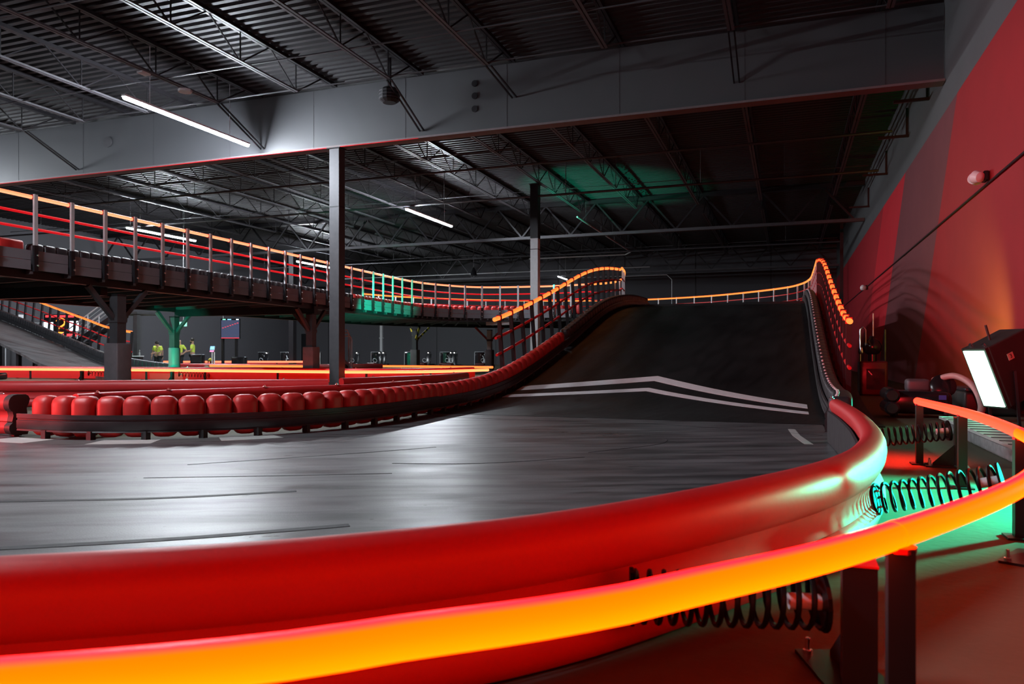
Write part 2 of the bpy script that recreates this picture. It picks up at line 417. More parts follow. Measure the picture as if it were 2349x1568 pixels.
# ------------------------------------------------------------------ the hall
XR, YF, XL, YN, ZC = 3.7, 66.0, -48.0, -9.0, 9.85
struct(MB().box(((XL + XR) / 2, (YN + YF) / 2, -0.15), XR - XL + 0.6, YF - YN + 0.6, 0.3).build('floor', 'concrete'))
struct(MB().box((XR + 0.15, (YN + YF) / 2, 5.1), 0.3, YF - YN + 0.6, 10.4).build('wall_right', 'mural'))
wf = struct(MB().box(((XL + XR) / 2, YF + 0.15, 5.1), XR - XL, 0.3, 10.4).build('wall_far', 'far_wall'))
struct(MB().box((XL - 0.15, (YN + YF) / 2, 5.1), 0.3, YF - YN + 0.6, 10.4).build('wall_left', 'far_wall'))
struct(MB().box(((XL + XR) / 2, YN - 0.15, 5.1), XR - XL, 0.3, 10.4).build('wall_near', 'far_wall'))
for i in range(8):   # joints between the far wall panels
    MB().box((-44 + 6.1 * i, YF - 0.01, 5.0), 0.05, 0.03, 10.0).build('panel_joint', 'black_steel', wf)
# corrugated roof deck, ribs running along X
prof = []; y = YN
while y < YF:
    prof += [(y, 0.0), (y + 0.13, 0.0), (y + 0.16, 0.085), (y + 0.27, 0.085)]; y += 0.30
rd = MB()
A = [(XL, a, ZC + b) for a, b in prof]; Bp = [(XR, a, ZC + b) for a, b in prof]
rd.strip(A, Bp); rd.box(((XL + XR) / 2, (YN + YF) / 2, ZC + 0.25), XR - XL + 0.6, YF - YN + 0.6, 0.2)
struct(rd.build('ceiling', 'deck_roof'))

# roof joists: double-angle chords with a rod lattice
def joist(x, y0, y1, s0=0.4, s1=2.1):
    t = bpy.data.objects.new('roof_joist', None); t.location = (x, (y0 + y1) / 2, ZC - 0.5); COL.objects.link(t); struct(t)
    zt, zb = ZC - 0.06, 8.92
    c = MB()
    for s in (-1, 1):
        c.box((x + s * 0.05, (y0 + s0 + y1 - s1) / 2, zb), 0.07, y1 - s1 - y0 - s0, 0.012).box((x + s * 0.02, (y0 + s0 + y1 - s1) / 2, zb + 0.035), 0.012, y1 - s1 - y0 - s0, 0.07)
    c.build('bottom_chord', 'dark_steel', t)
    c = MB()
    for s in (-1, 1): c.box((x + s * 0.05, (y0 + y1) / 2, zt), 0.08, y1 - y0, 0.1)
    c.build('top_chord', 'black_steel', t)
    c = MB(); n = int((y1 - y0 - s0 - s1) / 2.4); L_ = (y1 - y0 - s0 - s1) / n
    for i in range(n):
        a = y0 + s0 + i * L_
        c.bar((x, a, zb), (x, a + L_ / 2, zt), 0.035, 0.035, (1, 0, 0)); c.bar((x, a + L_ / 2, zt), (x, a + L_, zb), 0.035, 0.035, (1, 0, 0))
        c.bar((x, a + L_, zb), (x, a + L_, zt), 0.028, 0.028, (1, 0, 0))
    c.bar((x, y1 - s1, zb), (x, y1 - s1 * 0.35, zt), 0.04, 0.04, (1, 0, 0))
    c.build('web', 'black_steel', t)
    return t
JX = [-34.2, -31.3, -28.4, -25.5, -22.6, -19.75, -16.9, -13.95, -10.8, -7.75, -4.45, -1.3, 2.2]
GY = [21.5, 42.3, 63.1]
for x in JX:
    joist(x, 4.0, GY[0] - 0.2)
    joist(x, GY[0] + 0.2, GY[1] - 0.15, 1.2, 1.2)
    joist(x, GY[1] + 0.15, GY[2] - 0.15, 1.2, 1.2)
# rods bridging the joists
for y, z in ((8.0, 8.94), (12.6, 8.94), (17.0, 8.94), (19.2, 8.99), (27.5, 8.94), (35.0, 8.94), (49, 8.94), (56, 8.94)):
    struct(MB().box(((XL + XR) / 2, y, z), XR - XL - 1, 0.03, 0.03).build('bridging_rod', 'dark_steel'))

# the deep plate girder and the open girders behind it
g = thing('plate_girder', 'deep grey plate girder crossing the hall above the first black column', 'girder', ((XL + XR) / 2, GY[0], 7.8)); struct(g)
x0, x1 = XL + 0.2, XR - 0.02
MB().box(((x0 + x1) / 2, GY[0], 8.82), x1 - x0, 0.05, 1.96).build('web_plate', 'girder', g)
MB().box(((x0 + x1) / 2, GY[0] + 0.02, 7.82), x1 - x0, 0.42, 0.06).build('bottom_flange', 'flange', g)
for i in range(14):
    MB().box((-42.5 + i * 3.45, GY[0] - 0.028, 8.82), 0.012, 0.008, 1.94).build('seam', 'dark_steel', g)
for z in (8.55, 8.95, 9.33):   # three round bolt plates in a column
    MB().lathe([(0.10, -0.02), (0.10, 0.02)], (-9.05, GY[0] - 0.035, z), 18, Matrix.Rotation(R(90), 3, 'X')).build('cover_plate', 'black_steel', g)
MB().lathe([(0.2, -0.02), (0.2, 0.02)], (-24.0, GY[0] - 0.035, 8.97), 20, Matrix.Rotation(R(90), 3, 'X')).build('cover_plate', 'dark_steel', g)
# flange braces running up from the girder to the joists
for x, z in ((-25.5, 8.05), (-16.95, 8.05), (-10.85, 8.05), (-7.75, 8.75), (-1.3, 8.4)):
    b = MB()
    for s in (-0.07, 0.07): b.bar((x + s, GY[0] - 0.05, z), (x + s, GY[0] - 2.15, 8.95), 0.04, 0.04)
    struct(b.build('flange_brace', 'black_steel'))
for y in GY[1:]:
    t = bpy.data.objects.new('truss_girder', None); t.location = ((x0 + x1) / 2, y, 7.8); COL.objects.link(t); struct(t)
    MB().box(((x0 + x1) / 2, y, 7.85), x1 - x0, 0.26, 0.16).build('bottom_chord', 'dark_steel', t)
    MB().box(((x0 + x1) / 2, y, ZC - 0.15), x1 - x0, 0.3, 0.22).build('top_chord', 'black_steel', t)
    c = MB(); x = x0; k = 0
    while x < x1 - 1.5:
        zz = (7.9, ZC - 0.2) if k % 2 == 0 else (ZC - 0.2, 7.9)
        c.bar((x, y, zz[0]), (x + 1.5, y, zz[1]), 0.09, 0.09, (0, 1, 0)); x += 1.5; k += 1
    c.build('web', 'black_steel', t)
# building columns
def column(name, x, y, ztop, label, lit):
    t = thing(name, label, 'column', (x, y, 0)); a = 0.36
    MB().box((x, y, ztop / 2 + 0.01), a, a, ztop - 0.02).build('shaft', lit, t)
    MB().box((x, y, 0.012), 0.62, 0.62, 0.024).build('base_plate', 'black_steel', t)
    MB().box((x, y, ztop - 0.02), 0.5, 0.5, 0.03).build('cap_plate', 'black_steel', t)
    MB().box((x, y, 5.85), a + 0.012, a + 0.012, 0.03).build('strap', 'rubber', t)
    return t
column('steel_column', -14.0, GY[0], 7.79, 'tall dark square steel column under the plate girder in front of the bridge rail', 'dark_steel')
c2 = column('steel_column', -11.0, 33.3, 8.88, 'far tall square steel column behind the left ramp railing', 'galv')
MB().box((-11.0, 33.3, 7.6), 0.375, 0.375, 2.5).build('shade_sleeve', 'black_steel', c2)  # black sleeve added to paint in the unlit top of the column
column('steel_column', -31.0, GY[1], 7.76, 'far dark column beside the hanging race screen', 'black_steel')
t = thing('wall_post', 'slim black vertical post in the far corner beside the red wall', 'post', (3.3, 53.5, 0))
MB().box((3.3, 53.5, 4.9), 0.2, 0.2, 9.8).build('shaft', 'black_steel', t); MB().box((3.3, 53.5, 0.02), 0.34, 0.34, 0.04).build('base_plate', 'black_steel', t)

# fluorescent batten lights hung under the joists, in a regular grid
def batten(x, ya, yb, z, label, tube='tube_white'):
    t = thing('batten_light', label, 'light', (x, (ya + yb) / 2, z), 'white batten lights under the roof'); L_ = yb - ya; ym = (ya + yb) / 2
    MB().box((x, ym, z + 0.055), 0.13, L_, 0.06).build('housing', 'white_metal', t)
    d = MB().lathe([(0.045, -L_ / 2 + 0.02), (0.055, -L_ / 2 + 0.05), (0.055, L_ / 2 - 0.05), (0.045, L_ / 2 - 0.02)], (x, ym, z), 12, Matrix.Rotation(R(-90), 3, 'X'))
    d.build('diffuser', tube, t, True)
    for s in (-0.32, 0.32): MB().tube([(x, ym + s * L_, z + 0.08), (x, ym + s * L_, ZC + 0.1)], 0.008, 5).build('hanger_rod', 'galv', t)
    return t
batten(-17.0, 15.7, 20.8, 8.0, 'brightest white batten light in front of the plate girder')
batten(-17.3, 32.5, 37.8, 8.0, 'white batten light hanging right of the first black column')
batten(-34.4, 32.0, 37.2, 8.0, 'white batten light seen through the bridge rails on the left')
batten(-34.8, 47.6, 52.8, 8.0, 'white batten light seen through the rails left of the black column')
batten(-18.6, 62.6, 65.4, 7.7, 'small far white batten light behind the left ramp rail', 'tube_far')
batten(-11.6, -0.8, 4.4, 8.0, 'white batten light beyond the left edge, level with the near bend', 'tube_soft')
batten(-34.4, 15.7, 20.8, 8.0, 'white batten light beyond the left edge, level with the plate girder')
# pipes, conduits and fittings under the roof
def pipe(name, pts, r, m, label, cat='pipe', grp=None, hang=0):
    o = MB().tube(pts, r, 8).build(name, m, None, True); tag(o, label, cat, grp)
    if hang:
        for k in range(hang):
            q = Vector(pts[0]).lerp(Vector(pts[1]), (k + 0.5) / hang); MB().tube([q, (q.x, q.y, ZC + 0.1)], 0.01, 5).build('hanger_rod', 'dark_steel', o)
    return o
pipe('sprinkler_pipe', [(-46, 33.2, 8.3), (3.4, 33.2, 8.3)], 0.05, 'dark_steel', 'long dark sprinkler pipe crossing above the second batten light', hang=7)
pipe('sprinkler_pipe', [(-46, 29.0, 8.7), (3.4, 29.0, 8.7)], 0.05, 'dark_steel', 'sprinkler pipe crossing just behind the plate girder', hang=7)
pipe('sprinkler_pipe', [(-46, 54.0, 8.4), (3.4, 54.0, 8.4)], 0.05, 'dark_steel', 'far sprinkler pipe crossing behind the second column', hang=7)
for i, x in enumerate((-21.5, -15.6, -9.5, -3.5)):
    pipe('drop_pipe', [(x, 33.2, 8.3), (x, 33.2, 9.8)], 0.022, 'dark_steel', ['thin drop rod left of the second batten light', 'thin drop rod right of the second batten light', 'thin drop rod above the left ramp crest', 'thin drop rod above the ramp road'][i], 'rod')
pipe('electric_conduit', [(-16, 60.5, 7.3), (-9.0, 60.5, 7.3), (-8.6, 60.5, 6.9), (-8.6, 60.5, 2)], 0.035, 'galv', 'thin grey conduit with a bend behind the crest of the left ramp rail', 'conduit', hang=3)
pipe('electric_conduit', [(-38, 58.5, 7.75), (-10, 58.5, 7.75)], 0.04, 'galv', 'pale straight conduit far behind the bridge curve', 'conduit', hang=5)
pipe('electric_conduit', [(-38.5, 21.29, 7.79), (-21, 21.29, 7.78), (-19.6, 21.29, 7.79), (-10.9, 21.29, 7.78)], 0.016, 'red_pipe', 'thin red cable under the edge of the plate girder', 'cable', hang=0)
# green lit conduit along a joist near the crest
pipe('electric_conduit', [(-10.8, 40.0, 8.5), (-10.8, 55.0, 8.5), (-11.4, 56.0, 8.45), (-19, 56.0, 8.45)], 0.05, 'galv', 'conduit turning a corner in the green lit roof bay', 'conduit', hang=4)
# ceiling disc, small plate, caged unit
pipe('access_point', [(-16.95, 17.9, 8.84), (-16.95, 17.9, 8.915)], 0.2, 'white_metal', 'round white disc fixed under a joist near the brightest batten', 'fixture')
tag(MB().box((-17.0, 16.4, 8.89), 0.2, 0.3, 0.05).build('junction_box', 'white_metal'), 'small pale plate under the joist left of the white disc', 'fixture')
t = thing('caged_heater', 'dark caged unit hanging at the girder end of a roof joist', 'heater', (-11.2, 20.0, 8.5))
MB().box((-11.2, 20.0, 9.42), 0.08, 0.08, 0.95).build('bracket', 'black_steel', t)
MB().lathe([(0.2, -0.22), (0.3, -0.15), (0.3, 0.15), (0.2, 0.22)], (-11.2, 20.0, 8.74), 14).build('body', 'black_steel', t)
for k in range(3): MB().lathe([(0.315, -0.015), (0.315, 0.015)], (-11.2, 20.0, 8.64 + 0.1 * k), 14).build('cage_ring', 'dark_steel', t)
t = thing('pendant_lamp', 'black pendant lamp hanging far behind the bridge curve', 'lamp', (-19.9, 47.0, 6.3))
MB().lathe([(0.04, 0.55), (0.1, 0.45), (0.2, 0.2), (0.24, 0.0)], (-19.9, 47.0, 6.3), 14).build('lamp_shade', 'machine_black', t, True)
MB().tube([(-19.9, 47, 6.85), (-19.9, 47, ZC + 0.1)], 0.015, 5).build('stem', 'dark_steel', t)

# fittings on the right wall
pipe('wall_conduit', [(XR - 0.03, y, 4.33) for y in (2, 60)], 0.022, 'black_steel', 'thin dark conduit running along the red wall', 'conduit')
def twin_lamp(y, z, s, label, both):
    t = thing('emergency_light', label, 'light', (XR - 0.1, y, z))
    MB().box((XR - 0.06, y, z + 0.02 * s), 0.1, 0.26 * s, 0.2 * s, bevel=0.03).build('housing', 'machine_black', t)
    for k in ((-1, 1) if both else (1,)):
        rot = Matrix.Rotation(R(-60 * k), 3, 'Z') @ Matrix.Rotation(R(-75), 3, 'Y')
        c = Vector((XR - 0.2, y - k * 0.1 * s, z))
        h = MB().lathe([(0.03 * s, -0.1 * s), (0.1 * s, -0.06 * s), (0.125 * s, 0.05 * s), (0.13 * s, 0.07 * s)], c, 16, rot).build('lamp_head', 'white_metal', t, True)
        MB().lathe([(0.112 * s, 0.07 * s), (0.112 * s, 0.078 * s)], c, 16, rot).build('lens', 'galv', h)
    return t
twin_lamp(17.1, 4.46, 1.0, 'white twin head emergency light above the conduit on the red wall', True)
twin_lamp(40.8, 4.25, 1.1, 'far single emergency lamp at the end of the wall conduit', False)
# wall brackets near the top of the right wall
for i, (y, z) in enumerate(((23.7, 8.1), (27.5, 8.1), (33.0, 8.1), (40.0, 8.1))):
    o = MB().bar((XR, y, z), (XR - 0.9, y, z), 0.08, 0.08).bar((XR - 0.05, y, z), (XR - 0.05, y, z + 0.9), 0.07, 0.07).build('wall_bracket', 'black_steel')
    tag(o, ['wall bracket nearest the end of the plate girder', 'second wall bracket along the grey wall top', 'third wall bracket along the grey wall top', 'farthest wall bracket along the grey wall top'][i], 'bracket', 'brackets at the top of the right wall')

# ------------------------------------------------------------------ near track bend
OUT = Path([(-16, -4.2), (-9, -2.2), (-4.0, 0.15), (-1.85, 1.34), (-0.97, 2.02), (-0.42, 2.75), (0.17, 3.92), (0.46, 5.2), (0.54, 6.6), (0.53, 8.0), (0.48, 9.2)])
INN = Path([(-8.60, 6.44), (-8.44, 6.43), (-8.14, 6.43), (-7.82, 6.44), (-7.52, 6.52), (-7.24, 6.62), (-6.95, 6.77), (-6.71, 6.92), (-6.36, 7.24), (-6.03, 7.61), (-5.74, 8.1), (-5.52, 8.8), (-5.44, 9.7), (-5.5, 11.2), (-5.6, 13.0), (-5.6, 18.0), (-5.6, 22.0), (-5.6, 26.0), (-5.6, 29.5), (-5.6, 32.5)])
def ramp_z(y):
    P = [(11.5, 0.0), (13.9, 0.07), (16.0, 0.34), (19.7, 1.14), (23.7, 2.12), (26.0, 2.52), (28.8, 2.80), (31.5, 2.9), (40, 2.9)]
    if y <= P[0][0]: return 0.0
    if y >= P[-1][0]: return 2.9
    for i, ((a, za), (b, zb)) in enumerate(zip(P, P[1:])):
        if y <= b:
            t = (y - a) / (b - a)
            za0 = P[max(i - 1, 0)]; zb1 = P[min(i + 2, len(P) - 1)]
            ma = (zb - za0[1]) / max(1e-6, b - za0[0]) * (b - a); mb = (zb1[1] - za) / (zb1[0] - a) * (b - a)
            if i == 0: ma = 0
            return (2 * t**3 - 3 * t**2 + 1) * za + (t**3 - 2 * t**2 + t) * ma + (-2 * t**3 + 3 * t**2) * zb + (t**3 - t**2) * mb
    return 2.9
def ramp_n(y):
    d = (ramp_z(y + 0.05) - ramp_z(y - 0.05)) / 0.1
    return Vector((0, -d, 1)).normalized(), Vector((0, 1, d)).normalized()

# flat asphalt between the barriers
o1 = OUT.seg(0, OUT.len, 0.35); left = [(-16, -4.2)]
poly = [(p.x - 0.0, p.y) for p in o1] + [(0.46, 11.6), (-5.55, 11.6)]
i1 = INN.seg(0, INN.len, 0.3); i1 = [p for p in i1 if p.y < 11.4]
poly += [(p.x, p.y) for p in reversed(i1)] + [(-9.0, 6.75), (-10.6, 7.2), (-13, 8.4), (-20, 8.8), (-20, -5.0)]
tk = MB().prism(poly, 0.001, 0.012).build('floor_track', 'track'); struct(tk)
# rubber marks on the asphalt and the painted kerb at the foot of the inner barrier
def ribbon(path, w, z, th=0.002):
    a = off(path, w / 2); b = off(path, -w / 2)
    for L_ in (a, b):
        for p in L_: p.z = z
    return MB().slab(a, b, th)
for P, w_ in (([(-5.12, 3.52), (-4.09, 4.02), (-3.33, 4.59)], 0.06), ([(-3.86, 2.65), (-3.08, 3.18), (-2.38, 3.78)], 0.07), ([(-5.04, 5.35), (-4.09, 6.49), (-3.51, 7.26)], 0.02),
              ([(-4.83, 4.66), (-3.89, 5.12), (-3.08, 5.54)], 0.02), ([(-5.23, 10.81), (-3.39, 10.73), (-1.78, 10.72), (0.4, 9.95)], 0.02), ([(-1.88, 7.4), (-1.37, 8.25), (-1.29, 8.71), (-1.38, 8.97)], 0.012), ([(-3.36, 6.05), (-2.62, 6.32), (-1.83, 7.04)], 0.018)):
    ribbon(smooth_path([(*p, 0) for p in P], 12), w_, 0.0145).build('skid_mark', 'skid', tk)
ks = INN.seg(0.35, 3.6, 0.05); 
for k in range(5):
    s0 = 0.0 + k * 0.62
    seg = INN.seg(s0, s0 + 0.62, 0.06)
    ribbon([p + Vector((0, 0, 0)) for p in off(seg, 0.22)], 0.4, 0.0142).build('kerb_patch', 'kerb_paint' if k % 2 == 0 else 'grey_paint', tk)
# painted patch at the outer foot of the ramp
ribbon([Vector((0.22, 8.9, 0)), Vector((0.1, 9.8, 0)), Vector((0.05, 10.6, 0))], 0.09, 0.0142).build('kerb_patch', 'kerb_paint', tk)

# the red spring-mounted bumper round the outside of the bend
W_PROF = [(-0.02, 0.02), (0.05, 0.02), (0.095, 0.045), (0.112, 0.09), (0.108, 0.135), (0.082, 0.165), (0.074, 0.172), (0.084, 0.182), (0.078, 0.21), (0.07, 0.25), (0.078, 0.292), (0.08, 0.300), (0.094, 0.308), (0.112, 0.34), (0.119, 0.385), (0.114, 0.43), (0.098, 0.465), (0.072, 0.489), (0.035, 0.5), (0.0, 0.496), (-0.028, 0.475), (-0.042, 0.44), (-0.035, 0.40), (-0.01, 0.33), (-0.02, 0.24), (-0.035, 0.18), (-0.035, 0.08)]
ob = thing('bumper_barrier', 'long red moulded bumper curving round the outside of the near bend', 'barrier', (0.3, 4.5, 0))
MB().sweep(W_PROF, OUT.seg(0, OUT.len, 0.12)).build('bumper_rail', 'red_pe', ob, True)
jb = MB()
for s in (OUT.len - 0.03,):
    p = OUT.at(s); jb.lathe([(0.03, 0), (0.03, 0.008), (0.016, 0.014), (0.016, 0.03)], (p.x - 0.02, p.y, 0.5), 8)
jb.build('bolt', 'chrome', ob)
# orange led hose on square posts, outside the bumper
TUB = Path([(-9, -3.2), (-5, -1.5), (-2.6, -0.25), (-0.96, 0.70), (-0.51, 1.055), (-0.314, 1.235), (-0.2, 1.375), (0.2, 1.93), (0.74, 2.95), (1.07, 4.0), (1.19, 4.85), (1.23, 6.2), (1.12, 7.8)])
lr = thing('light_rail', 'thick glowing orange light hose on square posts sweeping across the foreground', 'light rail', (0.3, 2.0, 0))
s_mid = min((i * TUB.len / 400 for i in range(401)), key=lambda s: (TUB.at(s) - Vector((1.185, 4.80, 0))).length)
MB().tube([p + Vector((0, 0, 0.57)) for p in TUB.seg(0, s_mid, 0.08)], 0.033, 18).build('led_hose', 'led_near', lr, True)
MB().tube([p + Vector((0, 0, 0.57)) for p in TUB.seg(s_mid + 0.004, TUB.len, 0.08)], 0.033, 18).build('led_hose', 'led_end', lr, True)
def tube_post(x, y, h, a=0.058):
    return MB().box((x, y, h / 2), a, a, h).box((x, y, 0.006), 0.14, 0.14, 0.012)
for x, y in ((0.25, 1.99), (1.185, 4.80), (1.225, 6.45), (1.125, 7.72), (-2.6, -0.25)):
    p = tube_post(x, y, 0.545).build('post', 'black_steel', lr)
    MB().tube([(x, y, 0.535), (x, y, 0.548)], 0.036, 10).build('hose_clip', 'red_pipe', p)
def ring_at(path, s, z, r, wd, m, par, name):
    p = path.at(s) + Vector((0, 0, z)); t = path.tan(s)
    MB().tube([p - t * wd, p + t * wd], r, 18).build(name, m, par, True)
# sleeve joint of the hose above the first post
best = min(range(200), key=lambda i: (TUB.at(TUB.len * i / 199) - Vector((0.25, 1.99, 0))).length)
ring_at(TUB, TUB.len * best / 199 - 0.02, 0.57, 0.0345, 0.012, 'led_near', lr, 'hose_joint')

# coil springs tying the bumper to stout gusseted posts
def coil(a, b, r, wire, turns, n=18):
    a, b = Vector(a), Vector(b); d = (b - a); L_ = d.length; d.normalize()
    u = d.cross(Vector((0, 0, 1))).normalized(); v = u.cross(d); pts = []
    for i in range(int(turns * n) + 1):
        f = i / (turns * n); an = 2 * math.pi * i / n; pts.append(a + d * (L_ * f) + (u * math.cos(an) + v * math.sin(an)) * r)
    return MB().tube(pts, wire, 6)
def spring_set(a, b, post, hp, pw, gdir, label, plabel, turns=13, r=0.078):
    a, b, post = Vector(a), Vector(b), Vector(post)
    s = thing('coil_spring', label, 'spring', ((a + b) / 2)[:], 'coil springs behind the near bumper')
    coil(a, b, r, 0.0085, turns).build('coil', 'spring_black', s, True)
    d = (b - a).normalized(); rot = d.to_track_quat('Z', 'Y').to_matrix()
    MB().lathe([(r + 0.012, -0.006), (r + 0.012, 0.006)], a, 16, rot).build('end_plate', 'spring_black', s)
    MB().lathe([(r + 0.012, -0.006), (r + 0.012, 0.006)], b, 16, rot).build('end_plate', 'spring_black', s)
    MB().tube([b - d * 0.1, b + d * 0.0], 0.026, 10).build('sleeve', 'galv', s, True)
    c = MB()
    for k in range(3):
        a_ = R(120 * k); q = a + rot @ Vector((0.05 * math.cos(a_), 0.05 * math.sin(a_), 0)); c.tube([q - d * 0.01, q + d * 0.035], 0.007, 6)
    c.build('bolt', 'chrome', s)
    p = thing('spring_post', plabel, 'post', (post.x, post.y, 0), 'gusseted posts holding the springs')
    MB().box((post.x, post.y, hp / 2 + 0.01), pw, pw, hp - 0.02).build('upright', 'black_steel', p)
    MB().box((post.x, post.y, hp + 0.002), pw + 0.006, pw + 0.006, 0.006).build('cap', 'red_pipe', p)  # red light on the post top put into its colour
    g = Vector((*gdir, 0)).normalized(); q = MB(); sd = Vector((g.y, -g.x, 0)) * 0.004; P0 = post + g * pw / 2
    tri = [P0 + Vector((0, 0, 0.012)), P0 + g * 0.17 + Vector((0, 0, 0.012)), P0 + g * 0.17 + Vector((0, 0, 0.03)), P0 + Vector((0, 0, 0.2))]
    for sgn in (-1, 1): q.v += [t + sd * sgn for t in tri]
    q.f += [(0, 1, 2, 3), (7, 6, 5, 4)] + [(i, i + 4, (i + 1) % 4 + 4, (i + 1) % 4) for i in range(4)]
    q.build('gusset', 'black_steel', p)
    rt = Matrix.Rotation(math.atan2(g.y, g.x), 3, 'Z'); bc = post + g * 0.1
    MB().quad_box((bc.x, bc.y, 0.006), 0.34, 0.2, 0.012, rt).build('base_plate', 'black_steel', p)
    for dx in (0.02, ):
        for dy in (-0.07, 0.07):
            bp = post + g * 0.235 + Vector((-g.y, g.x, 0)) * dy
            MB().lathe([(0.016, 0.0), (0.016, 0.012), (0.009, 0.013), (0.009, 0.05), (0.006, 0.052)], (bp.x, bp.y, 0.012), 8).build('anchor_bolt', 'chrome', p)
spring_set((-0.46, 2.36, 0.24), (0.10, 2.49, 0.245), (0.20, 2.48, 0), 0.375, 0.095, (-0.3, 0.95), 'coil spring below the orange hose nearest the camera', 'stout post with red tinted top nearest the camera')
spring_set((0.46, 4.62, 0.20), (1.02, 4.46, 0.36), (1.16, 4.40, 0), 0.47, 0.075, (-0.45, -0.9), 'green lit coil spring running out from the green end of the bumper', 'gusseted post at the right edge behind the orange hose', 13)
spring_set((0.70, 7.5, 0.24), (1.33, 7.55, 0.33), (1.43, 7.62, 0), 0.44, 0.085, (-0.95, 0.1), 'farther coil spring over the red lit patch of floor', 'gusseted post standing beside the red lit floor patch', 13)

# ------------------------------------------------------------------ inner barrier of the bend: red blocks, then black ones up the ramp
def block_mesh(name, wd, dp, h, m, bev=0.06):
    o = MB().quad_box((0, 0, h / 2), wd, dp, h, bevel=bev).build(name, m, None, True); me = o.data
    bpy.data.objects.remove(o); return me
me_red = block_mesh('bumper_block', 0.295, 0.25, 0.48, 'red_block', 0.098)
me_black = block_mesh('bumper_block', 0.30, 0.24, 0.47, 'black_pe', 0.06)
def place_block(me, p, t, n, parent, name='bumper_block', dz=0.02):
    o = bpy.data.objects.new(name, me); COL.objects.link(o)
    t = Vector(t).normalized(); n = Vector(n).normalized(); yv = n.cross(t).normalized(); t = yv.cross(n)
    m3 = Matrix((t, yv, n)).transposed()
    o.matrix_basis = Matrix.Translation(Vector(p) + n * dz) @ m3.to_4x4(); adopt(o, parent); return o
def run_blocks(path, s0, s1, pitch, me, parent, side, zf, nf):
    k = int((s1 - s0) / pitch); out = []
    for i in range(k):
        s = s0 + (i + 0.5) * pitch; p = path.at(s); t = path.tan(s); nr = Vector((t.y, -t.x, 0)).normalized()
        p = p + nr * side; p.z = zf(p); n, tt = nf(p)
        if tt is not None: t = Vector((t.x, t.y, tt.z / max(0.2, abs(tt.y)) * t.y))
        out.append(place_block(me, p, t, n, parent))
    return out
flat_n = lambda p: (Vector((0, 0, 1)), None)
rz = lambda p: ramp_z(p.y) if p.y > 11.5 else 0.012
rn = lambda p: ramp_n(p.y) if p.y > 11.5 else (Vector((0, 0, 1)), None)
s_change = next(s * 0.05 for s in range(2000) if INN.at(s * 0.05).y > 19.9)
ib = thing('bumper_barrier', 'red moulded block barrier with black strap along the inside of the bend', 'barrier', (-6.0, 8.5, 0))
run_blocks(INN, 0.15, s_change, 0.312, me_red, ib, -0.13, rz, rn)
def band(path, s0, s1, side, z0, z1, th, parent, name, m, step=0.06):
    pts = off(path.seg(s0, s1, step), side); A = []; 
    for p in pts: p.z = rz(p)
    return MB().sweep([(0, z0), (0, z1), (th, z1), (th, z1 - 0.05), (th * 0.6, z1 - 0.055), (th * 0.6, z1 - 0.075), (th, z1 - 0.08), (th, z0 + 0.03), (th * 0.7, z0 + 0.02), (th, z0)], pts).build(name, m, parent, True)
band(INN, 0.0, s_change, 0.0, 0.085, 0.285, 0.03, ib, 'strap', 'band')
for k in range(22):   # stub feet between the blocks
    s = 0.45 + 0.62 * k
    if s > s_change - 0.2: break
    p = INN.at(s); z = rz(p); MB().box((p.x, p.y, z + 0.05), 0.07, 0.07, 0.1).build('foot', 'rubber', ib)

bb = thing('bumper_barrier', 'black block barrier along the upper left edge of the ramp', 'barrier', (-5.7, 23.0, ramp_z(23.0)))
run_blocks(INN, s_change, INN.len, 0.312, me_black, bb, -0.13, rz, rn)
band(INN, s_change, INN.len, 0.0, 0.085, 0.285, 0.03, bb, 'strap', 'band')
for k in range(18):
    p = INN.at(s_change + 0.312 * (k + 0.5)); n, t = rn(p); q = p + Vector((-0.13, 0, rz(p))) + n * 0.5
    MB().lathe([(0.028, -0.015), (0.028, 0.012), (0.014, 0.016)], q, 8, n.to_track_quat('Z', 'Y').to_matrix()).build('bolt', 'chrome', bb)
# ramp right edge
RB = Path([(0.40, 9.3), (0.46, 9.9), (0.52, 10.8), (0.55, 12), (0.55, 16), (0.55, 20), (0.55, 24), (0.55, 28), (0.55, 31)])
rb = thing('bumper_barrier', 'black block barrier with bolt row along the right edge of the ramp', 'barrier', (0.6, 16, 0.3))
run_blocks(RB, 0.4, RB.len, 0.312, me_black, rb, 0.15, rz, rn)
band(RB, 0.25, RB.len, 0.01, 0.08, 0.30, -0.03, rb, 'strap', 'band')
pts = off(RB.seg(0.0, RB.len, 0.2), 0.05)
for p in pts: p.z = rz(p)
MB().sweep([(-0.012, 0.30), (-0.012, 0.46), (0.03, 0.47), (0.03, 0.30)], pts).build('facing_board', 'panel_grey', rb)
for k in range(60):
    s = 0.5 + 0.36 * k
    if s > RB.len: break
    p = RB.at(s); n, t = rn(p); q = p + Vector((0.1, 0, rz(p))) + n * 0.495
    MB().lathe([(0.02, -0.02), (0.02, 0.008), (0.010, 0.016)], q, 8, n.to_track_quat('Z', 'Y').to_matrix()).build('bolt', 'galv', rb)
# dark boards on the inner face of the bumper's far end
jo = MB().sweep([(-0.062, 0.02), (-0.062, 0.36), (-0.045, 0.37), (-0.045, 0.02)], OUT.seg(OUT.len - 4.2, OUT.len, 0.12)).build('facing_board', 'black_pe', ob)

